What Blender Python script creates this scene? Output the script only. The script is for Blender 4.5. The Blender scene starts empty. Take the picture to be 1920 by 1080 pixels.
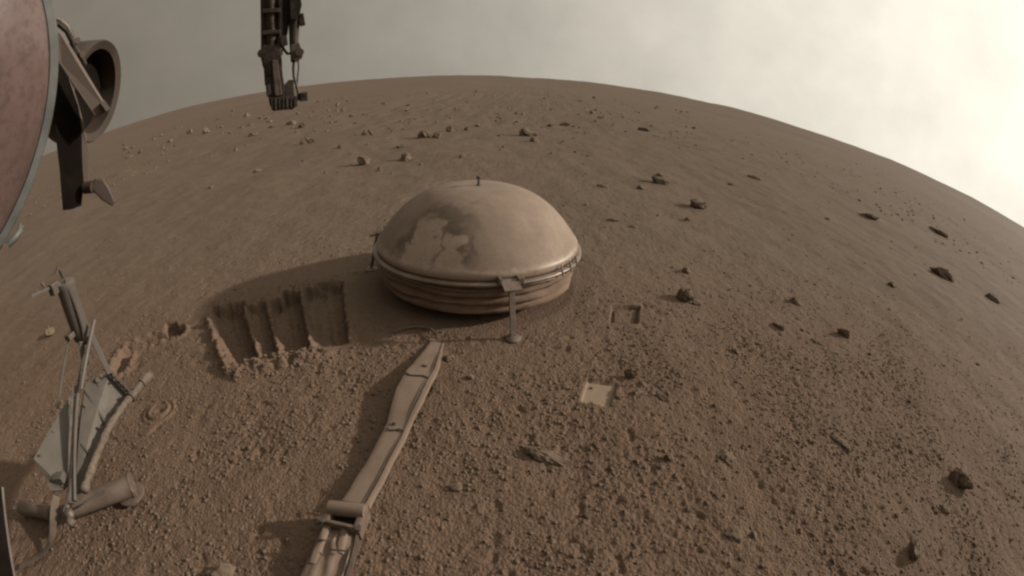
import bpy, bmesh, math, random
import numpy as np
from mathutils import Vector, Matrix

# ------------------------------------------------------------------ camera, sky, sun
sc = bpy.context.scene
COL = sc.collection
CAM_H = 0.72
FOC, PCX, PCY = 893.0, 960.0, 750.0          # wide-angle lens of the lander's camera: radians -> photo pixels
ROT = np.array([[9.97969038e-01, -6.37008592e-02, 0.0],
                [3.98856136e-02, 6.24867669e-01, 7.79711187e-01],
                [4.96682725e-02, 7.78127623e-01, -6.26139334e-01]])
ORIG = np.array([0.0, 0.0, CAM_H])

cam = bpy.data.cameras.new('camera')
cam_ob = bpy.data.objects.new('camera', cam)
COL.objects.link(cam_ob)
sc.camera = cam_ob
cam.type = 'PANO'
cam.panorama_type = 'FISHEYE_LENS_POLYNOMIAL'
cam.sensor_fit = 'HORIZONTAL'
cam.sensor_width = 36.0
cam.fisheye_fov = math.pi
cam.fisheye_polynomial_k0 = 0.0
cam.fisheye_polynomial_k1 = -1.0 / (FOC * 36.0 / 1920.0)
cam.fisheye_polynomial_k2 = cam.fisheye_polynomial_k3 = cam.fisheye_polynomial_k4 = 0.0
cam.shift_y = (PCY - 540.0) / 1080.0
cam.clip_start = 0.01
cam.clip_end = 20000.0
M = Matrix(((ROT[0][0], ROT[0][1], -ROT[0][2], 0), (ROT[1][0], ROT[1][1], -ROT[1][2], 0),
            (ROT[2][0], ROT[2][1], -ROT[2][2], CAM_H), (0, 0, 0, 1)))
cam_ob.matrix_world = M

SUN_AZ, SUN_EL = 76.0, 20.5                  # azimuth from +Y towards +X
sdir = Vector((math.sin(math.radians(SUN_AZ)) * math.cos(math.radians(SUN_EL)),
               math.cos(math.radians(SUN_AZ)) * math.cos(math.radians(SUN_EL)), math.sin(math.radians(SUN_EL))))
sun = bpy.data.lights.new('sun', 'SUN')
sun.energy = 4.3
sun.angle = math.radians(2.0)
sun.color = (1.0, 0.9, 0.78)
sun_ob = bpy.data.objects.new('sun', sun)
COL.objects.link(sun_ob)
sun_ob.rotation_euler = sdir.to_track_quat('Z', 'Y').to_euler()

world = bpy.data.worlds.new('World')
sc.world = world
world.use_nodes = True
nt = world.node_tree
bg = nt.nodes['Background']
sky = nt.nodes.new('ShaderNodeTexSky')
sky.sky_type = 'NISHITA'
sky.sun_disc = False
sky.sun_elevation = math.radians(SUN_EL)
sky.sun_rotation = math.radians(SUN_AZ)
sky.air_density, sky.dust_density, sky.ozone_density = 0.0, 10.0, 0.0
tc = nt.nodes.new('ShaderNodeTexCoord')
mp = nt.nodes.new('ShaderNodeMapping')
mp.inputs['Scale'].default_value = (1.5, 1.5, 1.5)
nz = nt.nodes.new('ShaderNodeTexNoise')
nz.inputs['Scale'].default_value = 5.0
nz.inputs['Detail'].default_value = 5
nz.inputs['Roughness'].default_value = 0.58
nt.links.new(tc.outputs['Generated'], mp.inputs[0])
nt.links.new(mp.outputs[0], nz.inputs['Vector'])
mr = nt.nodes.new('ShaderNodeMapRange')
mr.inputs[1].default_value, mr.inputs[2].default_value = 0.3, 0.7
mr.inputs[3].default_value, mr.inputs[4].default_value = 0.94, 1.08
nt.links.new(nz.outputs['Fac'], mr.inputs[0])
tint = nt.nodes.new('ShaderNodeVectorMath'); tint.operation = 'MULTIPLY'
tint.inputs[1].default_value = (0.05, 0.048, 0.042)
nt.links.new(sky.outputs[0], tint.inputs[0])
# wide glow of the dusty air round the sun: falls off with the angle from it
dot = nt.nodes.new('ShaderNodeVectorMath'); dot.operation = 'DOT_PRODUCT'
nt.links.new(tc.outputs['Generated'], dot.inputs[0])
dot.inputs[1].default_value = tuple(sdir)
acs = nt.nodes.new('ShaderNodeMath'); acs.operation = 'ARCCOSINE'; acs.use_clamp = False
nt.links.new(dot.outputs['Value'], acs.inputs[0])
fall = nt.nodes.new('ShaderNodeMath'); fall.operation = 'MULTIPLY_ADD'
fall.inputs[1].default_value = 1.0 / math.radians(17.0)
fall.inputs[2].default_value = -62.0 / 17.0
nt.links.new(acs.outputs[0], fall.inputs[0])
ee_ = nt.nodes.new('ShaderNodeMath'); ee_.operation = 'EXPONENT'
nt.links.new(fall.outputs[0], ee_.inputs[0])
on = nt.nodes.new('ShaderNodeMath'); on.operation = 'ADD'; on.inputs[1].default_value = 1.0
nt.links.new(ee_.outputs[0], on.inputs[0])
ex = nt.nodes.new('ShaderNodeMath'); ex.operation = 'DIVIDE'; ex.inputs[0].default_value = 1.0
nt.links.new(on.outputs[0], ex.inputs[1])
glow = nt.nodes.new('ShaderNodeVectorMath'); glow.operation = 'SCALE'
glow.inputs[0].default_value = (9.0, 8.6, 7.55)
nt.links.new(ex.outputs[0], glow.inputs['Scale'])
ad = nt.nodes.new('ShaderNodeVectorMath'); ad.operation = 'ADD'
nt.links.new(tint.outputs[0], ad.inputs[0]); nt.links.new(glow.outputs[0], ad.inputs[1])
dust = nt.nodes.new('ShaderNodeVectorMath'); dust.operation = 'ADD'
dust.inputs[1].default_value = (1.74, 1.49, 1.18)        # the evenly lit dust in the air
nt.links.new(ad.outputs[0], dust.inputs[0])
cl = nt.nodes.new('ShaderNodeVectorMath'); cl.operation = 'SCALE'
nt.links.new(dust.outputs[0], cl.inputs[0])
nt.links.new(mr.outputs[0], cl.inputs['Scale'])
nt.links.new(cl.outputs[0], bg.inputs[0])
bg.inputs[1].default_value = 0.1

vs = sc.view_settings
vs.view_transform = 'Standard'
vs.look = 'None'
vs.exposure = 0.0
vs.gamma = 1.0
vs.use_curve_mapping = False
sc.cycles.filter_width = 2.4                 # the lens is a little soft
sc.cycles.max_bounces = 6

# ------------------------------------------------------------------ measuring helpers
def ray(px, py):
    x, y = px - PCX, py - PCY
    r = math.hypot(x, y)
    th = r / FOC
    s = math.sin(th) / max(r, 1e-9)
    return ROT @ np.array([x * s, -y * s, math.cos(th)])

def at_z(px, py, z=0.0):
    d = ray(px, py)
    return ORIG + d * ((z - CAM_H) / d[2])

def at_d(px, py, dist):
    return ORIG + ray(px, py) * dist

def nrm(v):
    v = np.asarray(v, float)
    return v / max(np.linalg.norm(v), 1e-12)

# ------------------------------------------------------------------ noise
_rs = np.random.RandomState(7)
_PERM = np.concatenate([_rs.permutation(256)] * 3)
_GA = _rs.rand(256) * 2 * np.pi
_GX, _GY = np.cos(_GA), np.sin(_GA)

def perlin(x, y, seed=0):
    xi, yi = np.floor(x).astype(np.int64), np.floor(y).astype(np.int64)
    xf, yf = x - xi, y - yi
    u, v = xf ** 3 * (xf * (xf * 6 - 15) + 10), yf ** 3 * (yf * (yf * 6 - 15) + 10)
    def g(ix, iy, fx, fy):
        h = _PERM[(_PERM[(ix + seed * 37) & 255] + iy + seed * 91) & 255]
        return _GX[h] * fx + _GY[h] * fy
    n00, n10 = g(xi, yi, xf, yf), g(xi + 1, yi, xf - 1, yf)
    n01, n11 = g(xi, yi + 1, xf, yf - 1), g(xi + 1, yi + 1, xf - 1, yf - 1)
    a, b = n00 + u * (n10 - n00), n01 + u * (n11 - n01)
    return (a + v * (b - a)) * 1.5

def fbm(x, y, octaves=4, seed=0, gain=0.5):
    t, a = 0.0, 1.0
    for o in range(octaves):
        t = t + a * perlin(x * 2 ** o, y * 2 ** o, seed + o)
        a *= gain
    return t

def sstep(a, b, x):
    t = np.clip((x - a) / (b - a), 0, 1)
    return t * t * (3 - 2 * t)

def quad_uv(corners):
    """(u,v) of a ground point in the quad near-left, near-right, far-left, far-right -> (0,0) (1,0) (0,1) (1,1); -9 far from it"""
    c = np.array([q[:2] for q in corners])
    c0 = c.mean(0)
    rad = 1.25 * np.hypot(*(c - c0).T).max()
    A, rhs = [], []
    for (x, y), (u, v) in zip(c - c0, ((0, 0), (1, 0), (0, 1), (1, 1))):
        A.append([x, y, 1, 0, 0, 0, -u * x, -u * y]); rhs.append(u)
        A.append([0, 0, 0, x, y, 1, -v * x, -v * y]); rhs.append(v)
    q = np.linalg.solve(np.array(A), np.array(rhs, float))
    def f(x, y):
        x, y = x - c0[0], y - c0[1]
        far = np.hypot(x, y) > rad
        x, y = np.where(far, 0, x), np.where(far, 0, y)
        w = q[6] * x + q[7] * y + 1
        return np.where(far, -9.0, (q[0] * x + q[1] * y + q[2]) / w), np.where(far, -9.0, (q[3] * x + q[4] * y + q[5]) / w)
    return f

# ------------------------------------------------------------------ ground height
DOME_C = np.array([-0.155, 1.577])
TRENCH = quad_uv([at_z(428, 684), at_z(655, 640), at_z(392, 580), at_z(643, 530)])
PRINT_A = quad_uv([at_z(1143, 605), at_z(1195, 609), at_z(1147, 573), at_z(1201, 573)])
PRINT_B = quad_uv([at_z(1087, 755), at_z(1142, 766), at_z(1102, 711), at_z(1157, 718)])
RING_C = at_z(297, 768)
PIT = [at_z(*p) for p in ((222, 692), (240, 656), (275, 641), (305, 632), (330, 625))]
PIT_Q = quad_uv([at_z(314, 640), at_z(342, 634), at_z(309, 607), at_z(330, 603)])

def seg_dist(x, y, pts):
    best = np.full(x.shape, 1e9)
    for a, b in zip(pts[:-1], pts[1:]):
        ab = np.array([b[0] - a[0], b[1] - a[1]])
        t = np.clip(((x - a[0]) * ab[0] + (y - a[1]) * ab[1]) / (ab @ ab), 0, 1)
        best = np.minimum(best, np.hypot(x - a[0] - t * ab[0], y - a[1] - t * ab[1]))
    return best

def box_mask(u, v, e):
    return sstep(0, e, u) * sstep(0, e, 1 - u) * sstep(0, e, v) * sstep(0, e, 1 - v)

def ground_height(x, y, detail=True):
    rr = np.hypot(x, y)
    h = 0.010 * fbm(x * 0.9, y * 0.9, 3, 11) * sstep(0.2, 1.5, rr)
    h = h + 0.05 * fbm(x * 0.16, y * 0.16, 3, 15) * sstep(3, 9, rr)
    h = h + 0.30 * fbm(x * 0.03, y * 0.03, 3, 19) * sstep(12, 60, rr) + 1.0 * fbm(x * 0.018, y * 0.018, 3, 27) * sstep(60, 200, rr) + 6.0 * fbm(x * 0.0022, y * 0.0022, 3, 23) * sstep(150, 1200, rr)
    rough = tone = None
    near = (rr < 30)
    if detail:
        # where the retro-rockets blew the soil apart it is cloddy; further out a smooth crust
        rough = np.zeros_like(x)
        rough[near] = (0.12 + 0.9 * sstep(1.75, 0.75, y[near] + 0.25 * fbm(x[near] * 1.3, y[near] * 1.3, 2, 31) - 0.22 * x[near])) \
            * (0.45 + 0.7 * sstep(-0.45, 0.45, fbm(x[near] * 2.6, y[near] * 2.6, 3, 33)))
        xs, ys, rg = x[near], y[near], rough[near]
        w = 0.35 * perlin(xs * 14, ys * 14, 2)
        c = 0.0013 * (np.abs(perlin(xs * 21 + w, ys * 21, 41)) - 0.3) + 0.0014 * (np.abs(perlin(xs * 43, ys * 43 + w, 43)) - 0.3) \
            + 0.0024 * (np.abs(perlin(xs * 88, ys * 88, 45)) - 0.3) + 0.0022 * perlin(xs * 118, ys * 125, 47)
        pits = -0.0022 * sstep(0.42, 0.75, perlin(xs * 17, ys * 17, 51)) - 0.004 * sstep(0.42, 0.7, perlin(xs * 31, ys * 31, 53))
        sm = 0.0016 * fbm(xs * 26, ys * 26, 3, 55) + 0.0045 * fbm(xs * 5, ys * 5, 2, 57)
        h[near] += c * rg * 1.05 + pits * (0.35 + 0.65 * rg) + sm
        # drifts and shallow hollows in the middle distance
        h[near] += 0.009 * sstep(2.0, 4.0, rr[near]) * fbm(xs * 1.1, ys * 1.1, 4, 59, 0.6)
        far = (rr >= 3.0) & (rr < 120)
        h[far] += 0.03 * sstep(5.5, 9.0, rr[far]) * (np.abs(fbm(x[far] * 1.9, y[far] * 1.9, 2, 63)) - 0.3) * (0.3 + sstep(-0.2, 0.5, fbm(x[far] * 0.22, y[far] * 0.22, 2, 67)))
    # --- features
    loc = (rr < 3.2) & (y > 0)
    X, Y = x[loc], y[loc]
    H = h[loc]
    tone = np.zeros_like(x)
    T = tone[loc]
    # scraped trench: four scoop lanes, walls at the far end, flaps between lanes at the near end
    wob = 0.010 * perlin(X * 24, Y * 24, 71) + 0.016 * perlin(X * 62, Y * 62, 72) + 0.008 * perlin(X * 120, Y * 120, 73)
    u, v = TRENCH(X, Y)
    u, v = u + wob, v + wob * 0.9
    far_edge = 1.0 + 0.03 * perlin(X * 30, Y * 30, 75) + np.where(u < 0.27, 0.0, np.where(u < 0.55, -0.06, 0.03))
    inside = sstep(-0.02, 0.02, u) * sstep(1.02, 0.985, u) * sstep(-0.03, 0.05, v) * sstep(far_edge + 0.02, far_edge - 0.03, v)
    edges = (0.0, 0.26, 0.43, 0.69, 1.0)
    floor = np.zeros_like(u)
    for e0, e1 in zip(edges[:-1], edges[1:]):         # each scoop pass: a sloping left wall, a steep right wall
        t = (u - e0) / (e1 - e0)
        lane = (t >= 0) & (t < 1)
        slope = 0.20 + 0.38 * sstep(0.55, 0.05, v)
        d_ = sstep(0.0, 1.0, t / slope) * sstep(1.0, 0.93, t) * (0.9 + 0.25 * np.sin(e0 * 17 + 1))
        d_ = d_ + 0.14 * np.exp(-((t - 0.55) / 0.035) ** 2) + 0.12 * np.exp(-((t - 0.78) / 0.03) ** 2)
        floor = np.where(lane, -0.044 * d_ * (0.75 + 0.35 * sstep(0, 0.5, v)), floor)
    for b, hgt in ((0.26, 0.020), (0.43, 0.022), (0.69, 0.024), (1.0, 0.016), (0.0, 0.010)):     # soil left standing between the passes
        floor = floor + hgt * np.exp(-((u - b - 0.005) / 0.022) ** 2) * sstep(0.40, 0.10, v) * (0.8 + 0.6 * perlin(X * 40, Y * 40, 68))
    floor = floor + 0.004 * perlin(X * 34, Y * 34, 77) + 0.004 * perlin(X * 90, Y * 90, 78) + 0.004 * (np.abs(perlin(X * 55, Y * 55, 70)) - 0.2) * sstep(0.5, 0.0, v)
    H = H * (1 - inside * 0.7) + inside * floor
    rim = np.exp(-((u + 0.035) / 0.03) ** 2) * sstep(-0.25, -0.1, v) * sstep(0.95, 0.75, v)
    H = H + 0.024 * rim * (1 - inside) * (0.75 + 0.7 * perlin(X * 28, Y * 28, 74))
    rim2 = np.exp(-((u - 1.02) / 0.02) ** 2) * sstep(-0.05, 0.05, v) * sstep(0.6, 0.2, v)
    H = H + 0.012 * rim2
    crest = (np.exp(-((v - far_edge - 0.06) / 0.035) ** 2) * sstep(-0.05, 0.05, u) * sstep(1.05, 0.95, u)) * (1 - inside)
    H = H + crest * (0.004 + 0.010 * np.abs(perlin(X * 55, Y * 55, 76)))
    heap = sstep(-0.06, 0.03, u) * sstep(0.92, 0.7, u) * sstep(-0.36, -0.2, v) * sstep(0.04, -0.05, v)
    H = H + heap * (0.006 + 0.022 * np.abs(perlin(X * 24, Y * 24, 79)) + 0.012 * np.abs(perlin(X * 50, Y * 50, 80)))
    # square prints of the instrument's feet
    u, v = PRINT_A(X, Y)
    u, v = u + 0.02 * perlin(X * 45, Y * 45, 81), v + 0.02 * perlin(X * 45, Y * 45, 82)
    i = box_mask(u, v, 0.035)
    groove = np.maximum(np.maximum(sstep(0.16, 0.07, u), sstep(0.84, 0.93, u)), np.maximum(sstep(0.20, 0.09, v), sstep(0.84, 0.93, v)))
    H = H * (1 - i) + i * (-0.0075 - 0.008 * groove + 0.0015 * perlin(X * 60, Y * 60, 87))
    u, v = PRINT_B(X, Y)
    e = 0.012 * perlin(X * 50, Y * 50, 81)
    nick = 0.10 * np.exp(-((u - 0.42) / 0.07) ** 2) + 0.03 * perlin(X * 90, Y * 90, 82)
    i = sstep(-0.005, 0.02, u + e) * sstep(1.005, 0.975, u + e) * sstep(0.0, 0.03, v - nick) * sstep(1.01, 0.985, v + e)
    H = H * (1 - i) + i * (-0.0065 * (0.25 + 0.75 * np.clip(v, 0, 1)) - 0.004 * sstep(0.90, 0.97, v) + 0.0004 * perlin(X * 40, Y * 40, 83))
    T = np.maximum(T, i)
    # ring pressed by the probe's foot
    d = np.hypot(X - RING_C[0], Y - RING_C[1])
    H = H * (1 - 0.8 * sstep(0.06, 0.045, d))
    H = H - 0.007 * np.exp(-((d - 0.040) / 0.005) ** 2) + 0.005 * np.exp(-((d - 0.032) / 0.004) ** 2)
    H = H - 0.008 * np.exp(-((X - RING_C[0] - 0.002) / 0.012) ** 2 - ((Y - RING_C[1]) / 0.006) ** 2)
    # curved pit left by the mole
    d = seg_dist(X, Y, PIT) + 0.006 * perlin(X * 50, Y * 50, 85)
    H = H - 0.032 * sstep(0.034, 0.016, d) + 0.014 * np.exp(-((d - 0.044) / 0.012) ** 2) * (0.7 + 0.8 * perlin(X * 35, Y * 35, 88))
    u, v = PIT_Q(X, Y)
    H = H - 0.035 * box_mask(u + 0.08 * perlin(X * 60, Y * 60, 86), v, 0.15)
    # soil hollowed under the dome's skirt
    d = np.hypot(X - DOME_C[0], Y - DOME_C[1])
    H = H * (1 - 0.8 * sstep(0.42, 0.36, d)) - 0.004 * sstep(0.36, 0.32, d)
    h[loc] = H
    tone[loc] = T
    return h, tone, rough

def gh(x, y):
    return float(ground_height(np.array([float(x)]), np.array([float(y)]))[0][0])

# ------------------------------------------------------------------ materials
def new_mat(name):
    m = bpy.data.materials.new(name)
    m.use_nodes = True
    n = m.node_tree
    return m, n, n.nodes['Principled BSDF']

def node(n, kind, **kw):
    a = n.nodes.new(kind)
    for k, v in kw.items():
        setattr(a, k, v)
    return a

def rgba(c):
    return (c[0], c[1], c[2], 1.0)

def mix_col(n, fac, a, b):
    m = node(n, 'ShaderNodeMix', data_type='RGBA')
    if isinstance(fac, (int, float)):
        m.inputs[0].default_value = fac
    else:
        n.links.new(fac, m.inputs[0])
    for i, s in ((6, a), (7, b)):
        if isinstance(s, tuple):
            m.inputs[i].default_value = rgba(s)
        else:
            n.links.new(s, m.inputs[i])
    return m.outputs[2]

def noise_fac(n, coord, scale, lo, hi, detail=4, rough=0.6, dist=0.0):
    t = node(n, 'ShaderNodeTexNoise')
    t.inputs['Scale'].default_value = scale
    t.inputs['Detail'].default_value = detail
    t.inputs['Roughness'].default_value = rough
    t.inputs['Distortion'].default_value = dist
    n.links.new(coord, t.inputs['Vector'])
    r = node(n, 'ShaderNodeMapRange')
    r.inputs[1].default_value, r.inputs[2].default_value = lo, hi
    n.links.new(t.outputs['Fac'], r.inputs[0])
    return r.outputs[0], t.outputs['Fac']

def bump(n, p, height, strength, dist):
    b = node(n, 'ShaderNodeBump')
    b.inputs['Strength'].default_value = strength
    b.inputs['Distance'].default_value = dist
    n.links.new(height, b.inputs['Height'])
    n.links.new(b.outputs[0], p.inputs['Normal'])

def simple(name, c1, c2, scale=40, rough=0.6, metal=0.0, bstr=0.3, bdist=0.001, spec=0.3, lo=0.35, hi=0.65):
    m, n, p = new_mat(name)
    co = node(n, 'ShaderNodeTexCoord').outputs['Object']
    f, raw = noise_fac(n, co, scale, lo, hi)
    n.links.new(mix_col(n, f, c1, c2), p.inputs['Base Color'])
    p.inputs['Roughness'].default_value = rough
    p.inputs['Metallic'].default_value = metal
    p.inputs['Specular IOR Level'].default_value = spec
    if bstr:
        f2, raw2 = noise_fac(n, co, scale * 2.5, 0.3, 0.7)
        bump(n, p, raw2, bstr, bdist)
    return m

MAT = {}
# soil
m, n, p = new_mat('soil')
geo = node(n, 'ShaderNodeNewGeometry').outputs['Position']
fa, ra = noise_fac(n, geo, 1.3, 0.3, 0.7, 6)
fb, rb = noise_fac(n, geo, 22, 0.3, 0.7, 6, 0.7)
fc, rc = noise_fac(n, geo, 170, 0.35, 0.65, 4, 0.7)
rga = node(n, 'ShaderNodeAttribute', attribute_name='cloddy')
def soil_mix(k):
    return mix_col(n, rga.outputs['Fac'], (0.134 * k, 0.100 * k, 0.074 * k), (0.136 * k, 0.091 * k, 0.064 * k))
c = mix_col(n, fa, soil_mix(0.92), soil_mix(1.08))
c = mix_col(n, 0.5, c, mix_col(n, fb, soil_mix(0.78), soil_mix(1.2)))
c = mix_col(n, 0.3, c, mix_col(n, fc, soil_mix(0.55), soil_mix(1.45)))
at = node(n, 'ShaderNodeAttribute', attribute_name='packed')
c = mix_col(n, at.outputs['Fac'], c, (0.235, 0.178, 0.132))
n.links.new(c, p.inputs['Base Color'])
p.inputs['Roughness'].default_value = 0.95
p.inputs['Specular IOR Level'].default_value = 0.1
add = node(n, 'ShaderNodeMath', operation='MULTIPLY_ADD')
n.links.new(rc, add.inputs[0]); add.inputs[1].default_value = 0.6
n.links.new(rb, add.inputs[2])
vo = node(n, 'ShaderNodeTexVoronoi'); vo.inputs['Scale'].default_value = 150
n.links.new(geo, vo.inputs['Vector'])
ad2 = node(n, 'ShaderNodeMath', operation='MULTIPLY_ADD')
n.links.new(vo.outputs['Distance'], ad2.inputs[0]); ad2.inputs[1].default_value = -0.7
n.links.new(add.outputs[0], ad2.inputs[2])
bump(n, p, ad2.outputs[0], 0.6, 0.006)
bst = node(n, 'ShaderNodeMath', operation='MULTIPLY_ADD')       # pressed soil is smooth
n.links.new(at.outputs['Fac'], bst.inputs[0]); bst.inputs[1].default_value = -0.5; bst.inputs[2].default_value = 0.6
n.links.new(bst.outputs[0], p.inputs['Normal'].links[0].from_node.inputs['Strength'])
MAT['soil'] = m

# stones and clods: random tone per object
def stone(name, c1, c2, dust=(0.132, 0.099, 0.071), scale=60):
    m, n, p = new_mat(name)
    co = node(n, 'ShaderNodeTexCoord').outputs['Object']
    f, raw = noise_fac(n, co, scale, 0.35, 0.65, 5, 0.65)
    gn = node(n, 'ShaderNodeNewGeometry')
    sx = node(n, 'ShaderNodeSeparateXYZ'); n.links.new(gn.outputs['Normal'], sx.inputs[0])
    du = node(n, 'ShaderNodeMapRange'); du.inputs[1].default_value, du.inputs[2].default_value = 0.05, 0.8
    du.inputs[4].default_value = 0.85
    n.links.new(sx.outputs['Z'], du.inputs[0])
    n.links.new(mix_col(n, du.outputs[0], mix_col(n, f, c1, c2), dust), p.inputs['Base Color'])
    p.inputs['Roughness'].default_value = 0.92
    p.inputs['Specular IOR Level'].default_value = 0.15
    bump(n, p, raw, 0.7, 0.006)
    return m
MAT['stone'] = stone('dusty_stone', (0.119, 0.084, 0.055), (0.185, 0.135, 0.094))
MAT['stone_dark'] = stone('dark_stone', (0.097, 0.069, 0.049), (0.162, 0.119, 0.086))
MAT['stone_pale'] = stone('pale_stone', (0.156, 0.115, 0.085), (0.219, 0.169, 0.126))
MAT['clod'] = stone('soil_clod', (0.116, 0.081, 0.058), (0.164, 0.120, 0.090))

# ------------------------------------------------------------------ ground mesh
def graded(lo, hi, step, far_lo, far_hi, ratio_lo, ratio_hi):
    a = list(np.arange(lo, hi + step * 0.5, step))
    s, v, up = step, a[-1], []
    while v < far_hi:
        s *= ratio_hi if s < 0.05 else 1.05; v += s; up.append(v)
    s, v, dn = step, a[0], []
    while v > far_lo:
        s *= ratio_lo if s < 0.05 else 1.05; v -= s; dn.append(v)
    return np.array(dn[::-1] + a + up)

gx = graded(-1.35, 1.25, 0.0042, -4200, 4200, 1.013, 1.013)
gy = graded(0.28, 1.75, 0.0042, -260, 5200, 1.12, 1.013)
XX, YY = np.meshgrid(gx, gy)
hh, tone, rough = ground_height(XX.ravel(), YY.ravel())
nx, ny = len(gx), len(gy)
co = np.stack([XX.ravel(), YY.ravel(), hh], 1).astype(np.float32)
idx = np.arange(nx * ny).reshape(ny, nx)
quads = np.stack([idx[:-1, :-1], idx[:-1, 1:], idx[1:, 1:], idx[1:, :-1]], -1).reshape(-1, 4).astype(np.int32)
me = bpy.data.meshes.new('ground')
me.vertices.add(len(co)); me.vertices.foreach_set('co', co.ravel())
me.loops.add(quads.size); me.loops.foreach_set('vertex_index', quads.ravel())
me.polygons.add(len(quads))
me.polygons.foreach_set('loop_start', np.arange(0, quads.size, 4, dtype=np.int32))
me.update(calc_edges=True)
a = me.attributes.new('packed', 'FLOAT', 'POINT')
a.data.foreach_set('value', tone.astype(np.float32))
a = me.attributes.new('cloddy', 'FLOAT', 'POINT')
a.data.foreach_set('value', (0.15 + 0.85 * sstep(2.3, 0.9, YY.ravel() - 0.1 * XX.ravel())).astype(np.float32))
me.shade_smooth()
me.materials.append(MAT['soil'])
ground = bpy.data.objects.new('ground', me)
COL.objects.link(ground)
ground['kind'] = 'structure'
print('ground verts', len(co))

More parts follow.
